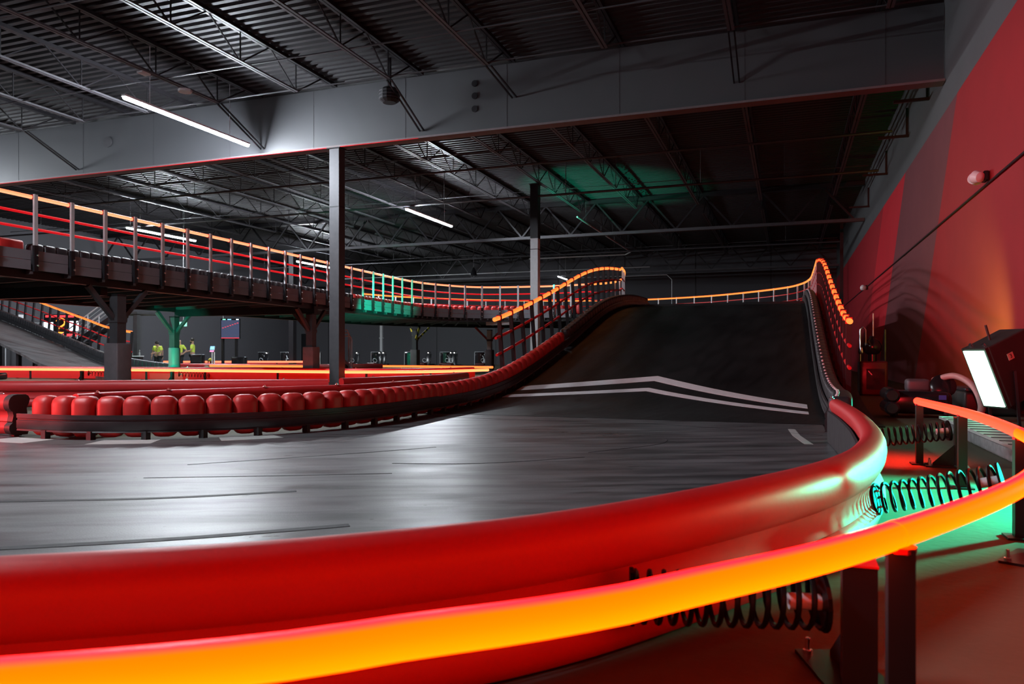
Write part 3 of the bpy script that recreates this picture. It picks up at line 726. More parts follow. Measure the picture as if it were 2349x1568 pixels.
# ------------------------------------------------------------------ ramp and bridge loop
XL_, XR_ = -6.45, 1.25
ys = [11.4 + 0.4 * i for i in range(46)] 
A = [Vector((XL_, y, ramp_z(y) + 0.016)) for y in ys]; Bq = [Vector((XR_, y, ramp_z(y) + 0.016)) for y in ys]
rp = thing('kart_ramp', 'wide dark ramp with a white double chevron rising to the bridge', 'ramp', (-2.6, 20, 0))
MB().slab(A, Bq, 0.14).build('road_deck', 'ramp', rp, True)
def chevron(y_apex, y_left, y_right, wd):
    a, b = [], []
    pts = [(-5.45 + i * (2.75 / 12), 0) for i in range(13)]; pts = [x for x, _ in pts] + [-2.7 + (i + 1) * (3.02 / 12) for i in range(12)]
    for x in pts:
        y = y_left + (y_apex - y_left) * (x + 5.45) / 2.75 if x <= -2.7 else y_apex + (y_right - y_apex) * (x + 2.7) / 3.02
        a.append(Vector((x, y, ramp_z(y) + 0.022))); b.append(Vector((x, y + wd, ramp_z(y + wd) + 0.022)))
    return MB().slab(a, b, 0.004).build('chevron_stripe', 'white_paint', rp)
chevron(16.35, 15.2, 13.75, 0.46); chevron(15.35, 14.35, 12.98, 0.33)
for s, X in ((-1, XL_ + 0.04), (1, XR_ - 0.04)):   # closed side skirts
    sk = MB(); a = [Vector((X, y, max(0.01, ramp_z(y) - 0.12))) for y in ys]; b = [Vector((X, y, max(0.005, ramp_z(y) - 0.62) if y > 15 else 0.005)) for y in ys]
    sk.strip(a, b); sk.strip([p + Vector((0.03, 0, 0)) for p in a], [p + Vector((0.03, 0, 0)) for p in b])
    sk.build('side_skirt', 'black_steel', rp)
for y in (16.5, 20.5, 24.5, 28.3):
    for x in (-6.2, -2.6, 0.95):
        h = ramp_z(y) - 0.12
        if h > 0.2: MB().box((x, y, h / 2 + 0.005), 0.2, 0.2, h - 0.01).build('leg', 'black_steel', rp)

IN1 = [(-6.1, 29.3), (-6.35, 31), (-7.0, 33.6), (-7.9, 35.1), (-10.0, 35.8), (-11.8, 35.9)]
IN2 = [(-11.8, 35.9), (-14.6, 35.3), (-16.0, 33.2), (-16.4, 30.8)]
IN3 = [(-16.4, 30.8), (-16.1, 25.3), (-15.7, 19.8), (-15.25, 11.0), (-15.0, 6.0)]
INR = Path(IN1 + IN2[1:] + IN3[1:], 12)
OUTR = Path([(1.0, 29.3), (1.0, 33.5), (0.95, 36.5), (0.62, 38.9), (-0.2, 41.0), (-2.4, 43.6), (-5.0, 45.6), (-8.9, 46.9), (-13.0, 46.2), (-17.6, 44.0), (-20.4, 41.0), (-22.2, 37.5), (-22.7, 33), (-22.7, 24), (-22.6, 6)], 12)
def cut(path, x, y): return min((i * path.len / 800 for i in range(801)), key=lambda s: (path.at(s) - Vector((x, y, 0))).length)
si = [0, cut(INR, -11.8, 35.9), cut(INR, -16.4, 30.8), INR.len]; so = [0, cut(OUTR, -11.0, 46.7), cut(OUTR, -22.6, 34), OUTR.len]
DI, DO = [], []
for k in range(3):
    n = (26, 22, 26)[k]
    for i in range(n + (k == 2)):
        DI.append(INR.at(si[k] + (si[k + 1] - si[k]) * i / n)); DO.append(OUTR.at(so[k] + (so[k + 1] - so[k]) * i / n))
lift = lambda L_, z: [Vector((p.x, p.y, z)) for p in L_]
ZD, ZB, ZF, ZR = 2.93, 2.80, 3.24, 4.38
bd = thing('kart_bridge', 'raised kart bridge looping back from the ramp above the hall floor', 'bridge', (-15.5, 30, 2.8))
MB().slab(lift(DO, ZD), lift(DI, ZD), 0.1).build('road_deck', 'ramp', bd)
MB().sweep([(-0.1, ZB - 0.16), (0.1, ZB - 0.16), (0.1, ZD - 0.1), (-0.1, ZD - 0.1)], [p for p in off(INR.seg(0, INR.len, 0.5), 0.25)]).build('edge_beam', 'black_steel', bd)
MB().sweep([(-0.1, ZB - 0.16), (0.1, ZB - 0.16), (0.1, ZD - 0.1), (-0.1, ZD - 0.1)], [p for p in off(OUTR.seg(0, OUTR.len, 0.5), -0.25)]).build('edge_beam', 'black_steel', bd)
for i in range(2, len(DI), 1):
    a, b = DI[i], DO[i]
    MB().bar((a.x, a.y, ZB - 0.02), (b.x, b.y, ZB - 0.02), 0.07, 0.11).build('cross_beam', 'dark_steel', bd)
for yb in (14.2, 23.2): MB().box((-19.2, yb, 2.6), 6.4, 0.2, 0.28).build('main_beam', 'black_steel', bd)
# end plate of the transverse beam that catches the white light
MB().bar((-14.6, 36.2, 2.62), (-13.2, 36.0, 2.62), 0.12, 0.26).build('beam_end', 'galv', bd)
# fascia boards: one panel between each pair of posts along the inner edge
PITCH = 0.93
sP = []; s = INR.len - 0.2
while s > 7.6: sP.append(s); s -= PITCH
rl = thing('guard_rail', 'raised guard rail with orange top hose along the inner edge of the bridge', 'rail', (-15.5, 25, ZF))
for k in range(len(sP) - 1):
    a, b = INR.at(sP[k]), INR.at(sP[k + 1]); t = (b - a).normalized(); a2, b2 = a + t * 0.07, b - t * 0.07
    straight = sP[k] > si[2] - 4
    pn = MB().bar((a2.x, a2.y, ZB + 0.115), (b2.x, b2.y, ZB + 0.115), 0.035, 0.205).bar((a2.x, a2.y, ZB + 0.33), (b2.x, b2.y, ZB + 0.33), 0.035, 0.205)
    pn.build('fascia_panel', 'panel_grey', bd)
def rail_post(p, n, z0, z1, parent, lower, upper='galv', w=(0.075, 0.1), t=(1, 0, 0), split=None, name='post'):
    n = Vector(n).normalized(); base = Vector((p.x, p.y, 0)); t = Vector(t)
    f = lambda h: base + Vector((0, 0, z0)) + n * (h - z0)
    if split is None: 
        return MB().bar(f(z0), f(z1), w[0], w[1], t).build(name, upper, parent)
    o = MB().bar(f(split), f(z1), w[0], w[1], t).build(name, upper, parent)
    MB().bar(f(z0), f(split), w[0] + 0.012, w[1] + 0.012, t).build('post_sleeve', lower, o)
    return o
pts = INR.seg(7.2, INR.len, 0.25)
MB().tube([Vector((p.x, p.y, ZR)) for p in pts], 0.042, 10).build('led_hose', 'led_pale', rl, True)
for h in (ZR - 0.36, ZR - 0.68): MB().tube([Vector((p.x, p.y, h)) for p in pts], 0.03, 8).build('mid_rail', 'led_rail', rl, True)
boltm = None
for k, s in enumerate(sP):
    p = INR.at(s); t = INR.tan(s); nr = Vector((-t.y, t.x, 0))  # away from the deck
    q = p + nr * 0.06
    po = rail_post(q, (0, 0, 1), ZB - 0.02, ZR + 0.06, rl, 'black_steel', 'galv', t=t, split=ZF + 0.1, w=(0.05, 0.085))
    MB().box((p.x, p.y, ZR), 0.1, 0.1, 0.1).build('hose_clip', 'red_pipe', po)
    c = MB()
    for z in (ZB + 0.11, ZB + 0.33): c.lathe([(0.028, 0), (0.028, 0.02), (0.012, 0.026)], q + nr * 0.06 + Vector((0, 0, z)), 8, nr.to_track_quat('Z', 'Y').to_matrix())
    c.build('bolt', 'chrome', po)
# blocks standing on the deck along the inner edge
e1 = thing('bumper_barrier', 'black block barrier on the straight side of the raised bridge', 'barrier', (-15.8, 20, ZD))
e2 = thing('bumper_barrier', 'red block barrier on the curve of the raised bridge', 'barrier', (-12, 35.4, ZD))
e3 = thing('bumper_barrier', 'pair of red blocks on the bridge at the left edge', 'barrier', (-15.6, 11, ZD))
zD = lambda p: ZD
s_red = cut(INR, -16.15, 26.2); s_end = cut(INR, -15.3, 11.75)
run_blocks(INR, s_red, s_end, 0.312, me_black, e1, 0.28, zD, flat_n)
run_blocks(INR, 7.9, s_red, 0.312, me_red, e2, 0.28, zD, flat_n)
run_blocks(INR, s_end + 0.02, s_end + 1.3, 0.62, block_mesh('bumper_block', 0.6, 0.24, 0.5, 'red_block', 0.06), e3, 0.28, zD, flat_n)
# pillars of the bridge, with knee braces and padded feet
def pillar(x, y, label, pad='pad', round_pad=False, braces=((0, 1), (0, -1), (-1, 0)), brace_m='dark_steel', shaft='dark_steel'):
    t = thing('bridge_support', label, 'pillar', (x, y, 0), 'pillars under the kart bridge')
    MB().box((x, y, 1.232), 0.26, 0.26, 2.455).build('shaft', shaft, t)
    if round_pad: MB().lathe([(0.2, 0.01), (0.215, 0.03), (0.215, 1.22), (0.2, 1.25)], (x, y, 0), 24).build('padding', pad, t, True)
    else: MB().quad_box((x, y, 0.64), 0.44, 0.44, 1.26, bevel=0.03).build('padding', pad, t, True)
    for dx, dy in braces:
        a = Vector((x + dx * 0.1, y + dy * 0.1, 1.85)); b = Vector((x + dx * 0.86, y + dy * 0.86, 2.62))
        MB().bar(a, b, 0.11, 0.11).build('brace', brace_m, t)
    MB().box((x, y, 1.84), 0.3, 0.3, 0.12).build('bracket', 'dark_steel', t)
    for z in (2.45,): MB().box((x, y, z), 0.27, 0.27, 0.05).build('collar', 'black_steel', t)
    return t
pillar(-15.55, 14.2, 'nearest bridge pillar with a tall dark padded foot at the left', braces=((0, 1), (0, -1)))
pillar(-16.2, 23.2, 'bridge pillar with a padded foot just left of the tall black column')
pillar(-22.5, 23.2, 'green lit bridge pillar with a round padded foot beside the staff', round_pad=True, braces=((0, 1), (0, -1), (-1, 0), (1, 0)), pad='panel_grey')
pillar(-21.0, 40.6, 'far bridge pillar with yellow and black taped braces', brace_m='hazard', braces=((0.7, -0.7), (-0.7, 0.7), (0.8, 0.6)))
pillar(-16.9, 42.4, 'far bridge pillar with a white lit face left of the ramp rail', braces=((-1, -0.2), (0.9, 0.4)), shaft='galv', brace_m='red_pe')
pillar(-7.4, 31.6, 'bridge pillar at the foot of the left ramp rail', braces=((-0.7, 0.7),), shaft='dark_steel')

# outer guard rail of the loop
orl = thing('guard_rail', 'far outer guard rail with orange top hose around the bridge loop', 'rail', (-9, 46.9, ZD))
so_end = cut(OUTR, -22.4, 37.0)
pts = [Vector((p.x, p.y, ZR)) for p in OUTR.seg(0, so_end, 0.3)]
MB().tube(pts, 0.045, 8).build('led_hose', 'led_far', orl, True)
for h in (0.36, 0.7): MB().tube([p - Vector((0, 0, h)) for p in pts], 0.03, 6).build('mid_rail', 'red_pipe', orl, True)
s = 0.5
while s < so_end:
    p = OUTR.at(s); t = OUTR.tan(s); rail_post(p, (0, 0, 1), ZB - 0.02, ZR + 0.05, orl, 'black_steel', 'galv', t=t, w=(0.06, 0.06)); s += 1.22
ob2 = thing('bumper_barrier', 'far red block barrier at the outer edge of the bridge behind the ramp crest', 'barrier', (-1, 40, ZD))
run_blocks(OUTR, 6.5, 16.0, 0.32, me_red, ob2, -0.35, zD, flat_n)

# guard rails on both sides of the ramp: posts square to the slope
def ramp_rail(x, label, y0, y1, pitch, zadd, out, name='guard_rail', close=None):
    t = thing(name, label, 'rail', (x, (y0 + y1) / 2, ramp_z((y0 + y1) / 2)))
    P = []; y = y0
    while y <= y1 + 1e-6:
        n, tt = ramp_n(y); P.append((Vector((x, y, ramp_z(y))), n)); y += 0.25
    for h, nm, m, r in ((zadd, 'led_hose', 'led_far', 0.05), (zadd - 0.42, 'mid_rail', 'red_pipe', 0.032), (zadd - 0.80, 'mid_rail', 'red_pipe', 0.032)):
        pts = [p + n * h for p, n in P]
        if close: pts += [Vector((a, b, h + 2.9)) for a, b in close]
        MB().tube(pts, r, 10).build(nm, m, t, True)
    y = y0 + 0.3
    while y < y1:
        n, tt = ramp_n(y); p = Vector((x + out * 0.07, y, ramp_z(y)))
        a = p + n * -0.35 if y > 14.5 else p + n * 0.0; b = p + n * (zadd + 0.07)
        po = MB().bar(a, b, 0.09, 0.05, (0, 1, 0)).build('post', 'black_steel', t)
        c = Vector((x, y, ramp_z(y))) + n * zadd
        MB().bar(c - tt * 0.035, c + tt * 0.035, 0.112, 0.112).build('hose_clip', 'red_pipe', po); y += pitch
    return t
ramp_rail(-6.12, 'curved orange topped guard rail climbing the left side of the ramp', 15.9, 29.3, 0.78, 1.47, 0.0)
ramp_rail(1.0, 'steep orange topped guard rail climbing the right side of the ramp', 14.2, 29.3, 0.78, 1.47, 0.0)
# the inner rail between the ramp crest and the bridge curve
cr_ = thing('guard_rail', 'short curved guard rail where the ramp crest turns onto the bridge', 'rail', (-6.6, 32, ZD))
pts = INR.seg(0.0, 7.3, 0.25)
MB().tube([Vector((p.x, p.y, ZR - 0.01)) for p in pts], 0.048, 10).build('led_hose', 'led_far', cr_, True)
for h in (0.42, 0.8): MB().tube([Vector((p.x, p.y, ZR - h)) for p in pts], 0.03, 8).build('mid_rail', 'red_pipe', cr_, True)
s = 0.3
while s < 7.2:
    p = INR.at(s); rail_post(p, (0, 0, 1), ZB - 0.02, ZR + 0.06, cr_, 'black_steel', 'galv', t=INR.tan(s), w=(0.06, 0.06)); s += 0.78

# ------------------------------------------------------------------ mid-ground: light rails, bumpers, the second ramp
def bumper(path, label, flip=1, top=0.5, n=8):
    t = thing('bumper_barrier', label, 'barrier', (path[0][0], path[0][1], 0)); pts = smooth_path([(*p[:2], 0) for p in path], n)
    MB().sweep([(a * flip, b + 0.01) for a, b in W_PROF], pts).build('bumper_rail', 'red_pe', t, True)
    k = MB(); 
    for i in range(n // 2, len(pts), n): k.lathe([(0.028, 0), (0.028, 0.01), (0.015, 0.015), (0.015, 0.03)], (pts[i].x - 0.0, pts[i].y, 0.508), 8)
    k.build('bolt', 'chrome', t)
    for i in range(0, len(pts), n): MB().box((pts[i].x, pts[i].y, 0.06), 0.05, 0.1, 0.1).build('foot', 'black_steel', t)
    return t, pts
tA, pA = bumper([(-18.5, 8.0), (-13.6, 9.84), (-11.7, 11.0), (-10.0, 11.9), (-8.5, 12.75)], 'red bumper in front of the padded pillar at the left, ending near the black column', 1)
MB().sweep([(0.125, 0.1), (0.125, 0.36), (0.135, 0.36), (0.135, 0.1)], [p for p in pA if p.x > -10.6]).build('backing_board', 'black_pe', tA)
bumper([(-8.72, 13.5), (-8.2, 15.2), (-8.0, 16.8), (-8.3, 19.0)], 'red bumper running from the black column towards the ramp', 1)
bumper([(-8.27, 6.95), (-8.22, 7.6), (-7.7, 8.75), (-7.03, 9.95), (-6.65, 11.0), (-6.62, 13.0)], 'slim red bumper running directly behind the red blocks', -1)
tL, pL = bumper([(-12.5, 8.0), (-10.6, 7.05), (-9.4, 6.62), (-8.80, 6.56)], 'red bumper with black end cap at the left edge beside the red blocks', 1)
cp = [(a * 1.0, b) for a, b in W_PROF]
e = Vector((-8.78, 6.56, 0)); MB().sweep([(a * 1.25 + (0.03 if a > 0 else -0.03), b * 1.02 + 0.01) for a, b in W_PROF], [e, e + Vector((0.1, -0.005, 0))]).build('end_cap', 'rubber', tL, True)

def led_line(path, z, label, m, posts, r=0.034, dz=0.0, n=8, name='light_rail'):
    t = thing(name, label, 'light rail', (path[0][0], path[0][1], 0)); pts = smooth_path([(*p[:2], z) for p in path], n)
    MB().tube(pts, r, 10).build('led_hose', m, t, True)
    for x, y in posts: MB().box((x, y, (z - r) / 2 + 0.005), 0.055, 0.055, z - r - 0.01).build('post', 'black_steel', t)
    return t
LM = [(-36, 21.0), (-30, 21.6), (-23.6, 22.1), (-19.4, 22.1), (-14.9, 22.05), (-13.6, 22.2), (-11.6, 23.6), (-10.75, 26.8)]
led_line(LM, 0.40, 'long orange light hose on posts behind the padded pillar and black column', 'led_floor', [(-28.4, 21.75), (-22.8, 22.12), (-20.0, 22.1), (-16.8, 22.08), (-13.4, 22.35), (-11.6, 23.6)], 0.05)
tB, pB = bumper([(-36, 21.85), (-30, 22.4), (-23.6, 22.7), (-19.4, 22.65), (-15.0, 22.6), (-13.4, 22.9), (-12.0, 24.1), (-11.4, 26.8)], 'long red bumper lit by the orange hose in front of it', 1)
MB().sweep([(0.10, 0.03), (0.125, 0.03), (0.125, 0.42), (0.10, 0.42)], pB).build('facing_board', 'red_pe', tB)
for i, (x, y) in enumerate(((-25.6, 21.72), (-21.3, 21.86))):
    spring_set((x + 1.05, y + 0.72, 0.2), (x + 0.2, y + 0.12, 0.27), (x, y, 0), 0.36, 0.1, (-1, 0), ['small coil spring left of the nearest padded pillar', 'small coil spring right of the nearest padded pillar'][i], ['gusseted spring post left of the nearest padded pillar', 'gusseted spring post right of the nearest padded pillar'][i], 10, 0.09)
bb_ = thing('battery_case', 'low black case with rounded lid under the orange hose at the left edge', 'case', (-29.7, 21.2, 0))
MB().quad_box((-29.9, 21.1, 0.14), 1.6, 0.5, 0.27, bevel=0.07).build('case', 'machine_black', bb_, True); MB().quad_box((-30.3, 21.1, 0.31), 0.7, 0.3, 0.07, bevel=0.03).build('lid', 'rubber', bb_, True)
led_line([(-38.8, 39.07), (-34, 40.9), (-29.5, 42.4)], 0.50, 'far salmon light hose on the floor behind the staff', 'led_red', [(-37.2, 39.7), (-34.5, 40.7), (-31.8, 41.7)], 0.06)
bumper([(-38.8, 39.9), (-34, 41.7), (-29.5, 43.2)], 'far red bumper behind the salmon light hose', 1)
led_line([(-27.3, 30.5), (-24.2, 30.6), (-21.2, 30.6)], 0.42, 'orange light hose left of the black column beyond the long one', 'led_far', [(-26, 30.55), (-23, 30.6)], 0.055)
bumper([(-30.5, 31.4), (-24.2, 31.5), (-20.6, 31.5)], 'red bumper behind the orange hose left of the black column', 1)
led_line([(-21.6, 34.7), (-17.5, 34.4), (-13.2, 33.5)], 0.38, 'orange light hose right of the black column in front of the parked karts', 'led_far', [(-20, 34.6), (-16.6, 34.3)], 0.055)
bumper([(-20.9, 33.0), (-20.0, 33.2), (-19.2, 33.6)], 'short red bumper nose right of the black column', 1)

# second ramp, coming down at the left under the bridge
FE = [(-47.0, 32.3, 3.7), (-43.09, 31.12, 2.99), (-39.77, 30.2, 2.32), (-36.57, 29.24, 1.65), (-33.51, 28.23, 1.05), (-30.57, 27.17, 0.5), (-27.46, 26.5, 0.16), (-25.5, 26.2, 0.03)]
fe = smooth_path(FE, 8); wdt = Vector((1.1, -3.9, 0))
r2 = thing('kart_ramp', 'grey ramp descending from the left edge beneath the bridge', 'ramp', (-33, 25, 0))
MB().slab([p + Vector((0, 0, 0.02)) for p in fe], [p + wdt + Vector((0, 0, 0.02)) for p in fe], 0.12).build('road_deck', 'track', r2, True)
for i in range(0, len(fe), 10):
    for q in (fe[i] + wdt * 0.08, fe[i] + wdt * 0.92):
        h = q.z - 0.1
        if h > 0.25: MB().box((q.x, q.y, h / 2), 0.16, 0.16, h - 0.01).build('leg', 'black_steel', r2)
MB().slab([fe[-7] + wdt * 0.1 + Vector((0, 0, 0.03)), fe[-4] + wdt * 0.1 + Vector((0, 0, 0.03))], [fe[-7] + wdt * 0.5 + Vector((0, 0, 0.03)), fe[-4] + wdt * 0.5 + Vector((0, 0, 0.03))], 0.005).build('painted_patch', 'white_paint', r2)
FEP = Path(FE, 8)
b2 = thing('bumper_barrier', 'black block barrier along the edge of the left descending ramp', 'barrier', (-33, 27, 1.0))
me_b2 = block_mesh('bumper_block', 0.28, 0.24, 0.5, 'black_pe', 0.05)
s = 0.4
while s < FEP.len - 0.2:
    p = FEP.at(s); t = FEP.tan(s); n = Vector((0, 0, 1)); n = (n - t * n.dot(t)).normalized()
    place_block(me_b2, p + Vector((0.02, 0.05, 0.03)), t, n, b2); s += 0.30
pts = [p + Vector((0.06, -0.12, 0)) for p in fe]
MB().sweep([(0.0, 0.08), (0.0, 0.27), (0.03, 0.27), (0.03, 0.08)], pts).build('strap', 'band', b2)
g2 = thing('guard_rail', 'orange topped guard rail sloping down the left ramp', 'rail', (-34, 27.7, 1.2))
P = [p for p in FEP.seg(3.0, FEP.len - 3.4, 0.3)]
MB().tube([p + Vector((-0.1, 0.45, 1.75)) for p in P], 0.055, 10).build('led_hose', 'led_far', g2, True)
for h in (1.28, 0.82): MB().tube([p + Vector((-0.1, 0.45, h)) for p in P], 0.035, 8).build('mid_rail', 'red_pipe', g2, True)
s = 3.4
while s < FEP.len - 3.5:
    p = FEP.at(s) + Vector((-0.1, 0.45, 0)); t = FEP.tan(s); n = Vector((0, 0, 1)); n = (n - t * n.dot(t)).normalized()
    MB().bar(p + n * -0.1, p + n * 1.76, 0.09, 0.09).build('post', 'black_steel', g2); s += 1.05

# ------------------------------------------------------------------ background under the bridge
# stair
st = thing('staircase', 'dark steel stair with pale handrails behind the padded pillar', 'stairs', (-38.86, 30.53, 0))
S0, S1 = Vector((-38.86, 30.53, 0.0)), Vector((-33.93, 31.27, 3.25)); sd = Vector((0.34, -0.94, 0)) * 0.55; up = Vector((0, 0, 1))
for sg in (-1, 1):
    MB().bar(S0 + sd * sg + up * 0.1, S1 + sd * sg - up * 0.1, 0.06, 0.28).build('stringer', 'black_steel', st)
    MB().tube([S0 + sd * sg + up * 1.05, S1 + sd * sg + up * 1.05], 0.035, 8).build('handrail', 'white_metal', st, True)
    for h in (0.35, 0.6, 0.82): MB().tube([S0 + sd * sg + up * h, S1 + sd * sg + up * h], 0.012, 6).build('mid_rail', 'galv', st)
    for f in (0.08, 0.36, 0.64, 0.92): q = S0.lerp(S1, f) + sd * sg; MB().box((q.x, q.y, q.z + 0.55), 0.05, 0.05, 1.0).build('baluster', 'galv', st)
for k in range(15):
    q = S0.lerp(S1, (k + 0.5) / 15); MB().bar(q - sd, q + sd, 0.26, 0.04).build('tread', 'dark_steel', st)
MB().box((-33.22, 31.53, 3.19), 1.9, 1.7, 0.12).build('landing', 'dark_steel', st)
for x, y in ((-32.52, 30.93), (-33.82, 32.13)): MB().box((x, y, 1.56), 0.24, 0.24, 3.11).build('leg', 'dark_steel', st)
# lit sign with a neon figure 2
sg_ = thing('neon_sign', 'lit sign with a glowing orange figure 2 between white panels', 'sign', (-42.7, 34.6, 0)); du = Vector((0.94, 0.343, 0))
O = Vector((-43.6, 34.3, 1.84)); K = 1.12; rot = Matrix((du, Vector((-0.343, 0.94, 0)), Vector((0, 0, 1)))).transposed()
def sgn(a, b, w_, h_, d, m, nm, par): a, b, w_, h_ = a * K, b * K, w_ * K, h_ * K; c = O + du * a + up * b + Vector((0.343, -0.94, 0)) * d; return MB().quad_box(c, w_, 0.03, h_, rot).build(nm, m, par)
bk = sgn(0.95, 0.72, 1.95, 1.5, -0.03, 'machine_black', 'backing', sg_)
sgn(0.24, 0.78, 0.5, 0.5, 0.0, 'sign_white', 'light_panel', sg_); sgn(1.66, 0.82, 0.5, 0.55, 0.0, 'sign_white', 'light_panel', sg_)
sgn(0.95, 1.36, 1.75, 0.12, 0.0, 'sign_red', 'red_bar', sg_); sgn(1.3, 0.32, 1.1, 0.14, 0.0, 'sign_red', 'red_bar', sg_)
two = [(0.72, 1.08), (0.82, 1.2), (1.0, 1.22), (1.16, 1.12), (1.16, 0.95), (1.02, 0.82), (0.84, 0.72), (0.74, 0.58), (0.78, 0.46), (0.95, 0.44), (1.2, 0.44)]
MB().tube(smooth_path([O + du * a * K + up * b * K + Vector((0.343, -0.94, 0)) * 0.05 for a, b in two], 5), 0.05, 8).build('neon_figure', 'sign_neon', sg_, True)
for a in (0.1, 2.0): q = O + du * a; MB().box((q.x, q.y + 0.05, 0.93), 0.06, 0.06, 1.85).build('leg', 'black_steel', sg_)
# fence of upright bars, small white cabinet
fn = thing('bar_fence', 'fence of upright pale bars at the left behind the ramp rail', 'fence', (-45.5, 34.7, 0))
F0, F1 = Vector((-46.9, 34.2, 0)), Vector((-44.2, 35.2, 0))
for z in (1.45, 3.0): MB().bar(F0 + up * z, F1 + up * z, 0.05, 0.05).build('top_rail' if z > 2 else 'bottom_rail', 'galv', fn)
for k in range(19): q = F0.lerp(F1, k / 18); MB().box((q.x, q.y, 2.22), 0.03, 0.03, 1.52).build('bar', 'galv', fn)
for k in (0, 18): q = F0.lerp(F1, k / 18); MB().box((q.x, q.y, 1.51), 0.07, 0.07, 3.02).build('post', 'galv', fn)
wb = thing('wall_cabinet', 'white cabinet on a stand left of the bar fence', 'cabinet', (-47.3, 35.4, 0))
MB().quad_box((-47.3, 35.4, 3.2), 0.55, 0.4, 0.78, bevel=0.03).build('body', 'white_metal', wb, True); MB().box((-47.3, 35.4, 1.41), 0.1, 0.1, 2.8).build('stand', 'black_steel', wb)
# back wall fittings
dr = thing('door_1', None, None, (-56, YF, 0))
bpy.data.objects.remove(dr)
d1 = struct(MB().box((-47.1 + 0.6, YF - 0.03, 1.55), 1.5, 0.06, 3.1).build('door_1', 'machine_black'))
MB().lathe([(0.05, 0), (0.05, 0.06)], (-46.0, YF - 0.06, 1.2), 10, Matrix.Rotation(R(90), 3, 'X')).build('door_knob', 'galv', d1)
ex = thing('exit_sign', 'small glowing green exit sign hanging above the staff', 'sign', (-34.58, 36.35, 2.83))
MB().quad_box((-34.58, 36.35, 2.83), 0.42, 0.05, 0.24, rot).build('face', 'exit', ex)
MB().quad_box((-34.6, 36.39, 2.83), 0.46, 0.03, 0.28, rot).build('housing', 'galv', ex); MB().tube([(-34.6, 36.4, 2.96), (-34.6, 36.4, ZC)], 0.012, 6).build('stem', 'galv', ex)
def lettering(text, size, name, m, parent, m4):
    fc = bpy.data.curves.new(name, 'FONT'); fc.body = text; fc.size = size; fc.align_x = 'CENTER'; fc.align_y = 'CENTER'; fc.extrude = 0.003
    tmp = bpy.data.objects.new(name, fc); COL.objects.link(tmp); bpy.context.view_layer.update()
    me = bpy.data.meshes.new_from_object(tmp.evaluated_get(bpy.context.evaluated_depsgraph_get())); bpy.data.objects.remove(tmp)
    me.materials.clear(); me.materials.append(M[m]); o = bpy.data.objects.new(name, me); COL.objects.link(o)
    o.matrix_basis = m4; adopt(o, parent); return o
m4 = Matrix((du, up, Vector((0.343, -0.94, 0)))).transposed().to_4x4(); m4.translation = Vector((-34.58, 36.35, 2.83)) + Vector((0.343, -0.94, 0)) * 0.03
lettering('EXIT', 0.2, 'letters', 'white_metal', ex, m4)
# screen on a trolley
sn = thing('race_screen', 'tall hanging screen with red dashes on a wheeled stand', 'screen', (-29.1, 34.1, 0)); C0 = Vector((-29.1, 34.1, 0)); fr = Vector((0.343, -0.94, 0))
MB().quad_box(C0 + up * 2.42, 1.08, 0.06, 1.12, rot).build('bezel', 'machine_black', sn)
MB().quad_box(C0 + up * 2.40 + fr * 0.036, 1.0, 0.01, 0.98, rot).build('display', 'screen', sn)
dd = MB()
for k in range(7): dd.quad_box(C0 + du * (-0.4 + k * 0.135) + up * (2.46 + k * 0.045) + fr * 0.045, 0.09, 0.006, 0.035, rot)
dd.build('red_trace', 'screen_red', sn); MB().quad_box(C0 + up * 1.9 + fr * 0.045, 1.0, 0.01, 0.04, rot).build('red_strip', 'screen_red', sn)
for k, (a, w_, m) in enumerate(((-0.34, 0.16, 'exit'), (-0.05, 0.2, 'screen_blue'), (0.4, 0.13, 'sign_white'))): MB().quad_box(C0 + du * a + up * 2.93 + fr * 0.045, w_, 0.01, 0.05, rot).build('status_tile', m, sn)
for a in (-0.45, 0.3): q = C0 + du * a + fr * -0.08; MB().box((q.x, q.y, 1.5), 0.12, 0.12, 2.96).build('upright', 'black_steel', sn)
MB().quad_box(C0 + du * 0.5 + up * 0.45, 0.75, 0.5, 0.8, rot, bevel=0.06).build('trolley_base', 'machine_black', sn, True)
for a in (0.2, 0.8): q = C0 + du * a; MB().lathe([(0.06, -0.03), (0.06, 0.03)], (q.x, q.y, 0.06), 12, Matrix.Rotation(R(90), 3, 'X')).build('wheel', 'rubber', sn)
pipe('cable_hook', [C0 + du * -0.4 + up * 2.98, C0 + du * -0.42 + up * 3.15, C0 + du * -0.3 + up * 3.26, C0 + du * 0.4 + up * 3.26, C0 + du * 0.45 + up * 3.2], 0.012, 'galv', 'thin wire hoop above the race screen', 'wire')
# check-in kiosk
kk = thing('checkin_kiosk', 'slim green lit kiosk with a tilted blue and pink tablet', 'kiosk', (-28.6, 32.14, 0)); K0 = Vector((-28.6, 32.14, 0))
rk = rot @ Matrix.Rotation(R(-25), 3, 'X')
MB().quad_box(K0 + up * 1.28, 0.26, 0.04, 0.36, rk, bevel=0.012).build('tablet', 'machine_black', kk)
MB().quad_box(K0 + up * 1.33 + fr * 0.03, 0.22, 0.01, 0.2, rk).build('display', 'screen_blue', kk); MB().quad_box(K0 + up * 1.165 + fr * 0.09, 0.22, 0.01, 0.09, rk).build('display', 'screen_pink', kk)
for a in (-0.02, 0.1): q = K0 + du * a; MB().box((q.x, q.y, 0.56), 0.045, 0.045, 1.1).build('leg', 'white_metal', kk)
MB().quad_box(K0 + up * 0.02, 0.4, 0.4, 0.03, rot).build('base', 'black_steel', kk)
lamp('green_kiosk_spot', 'SPOT', (-28.1, 31.0, 0.15), (-28.6, 32.14, 0.7), 60, GREEN, 0.04, angle=40)
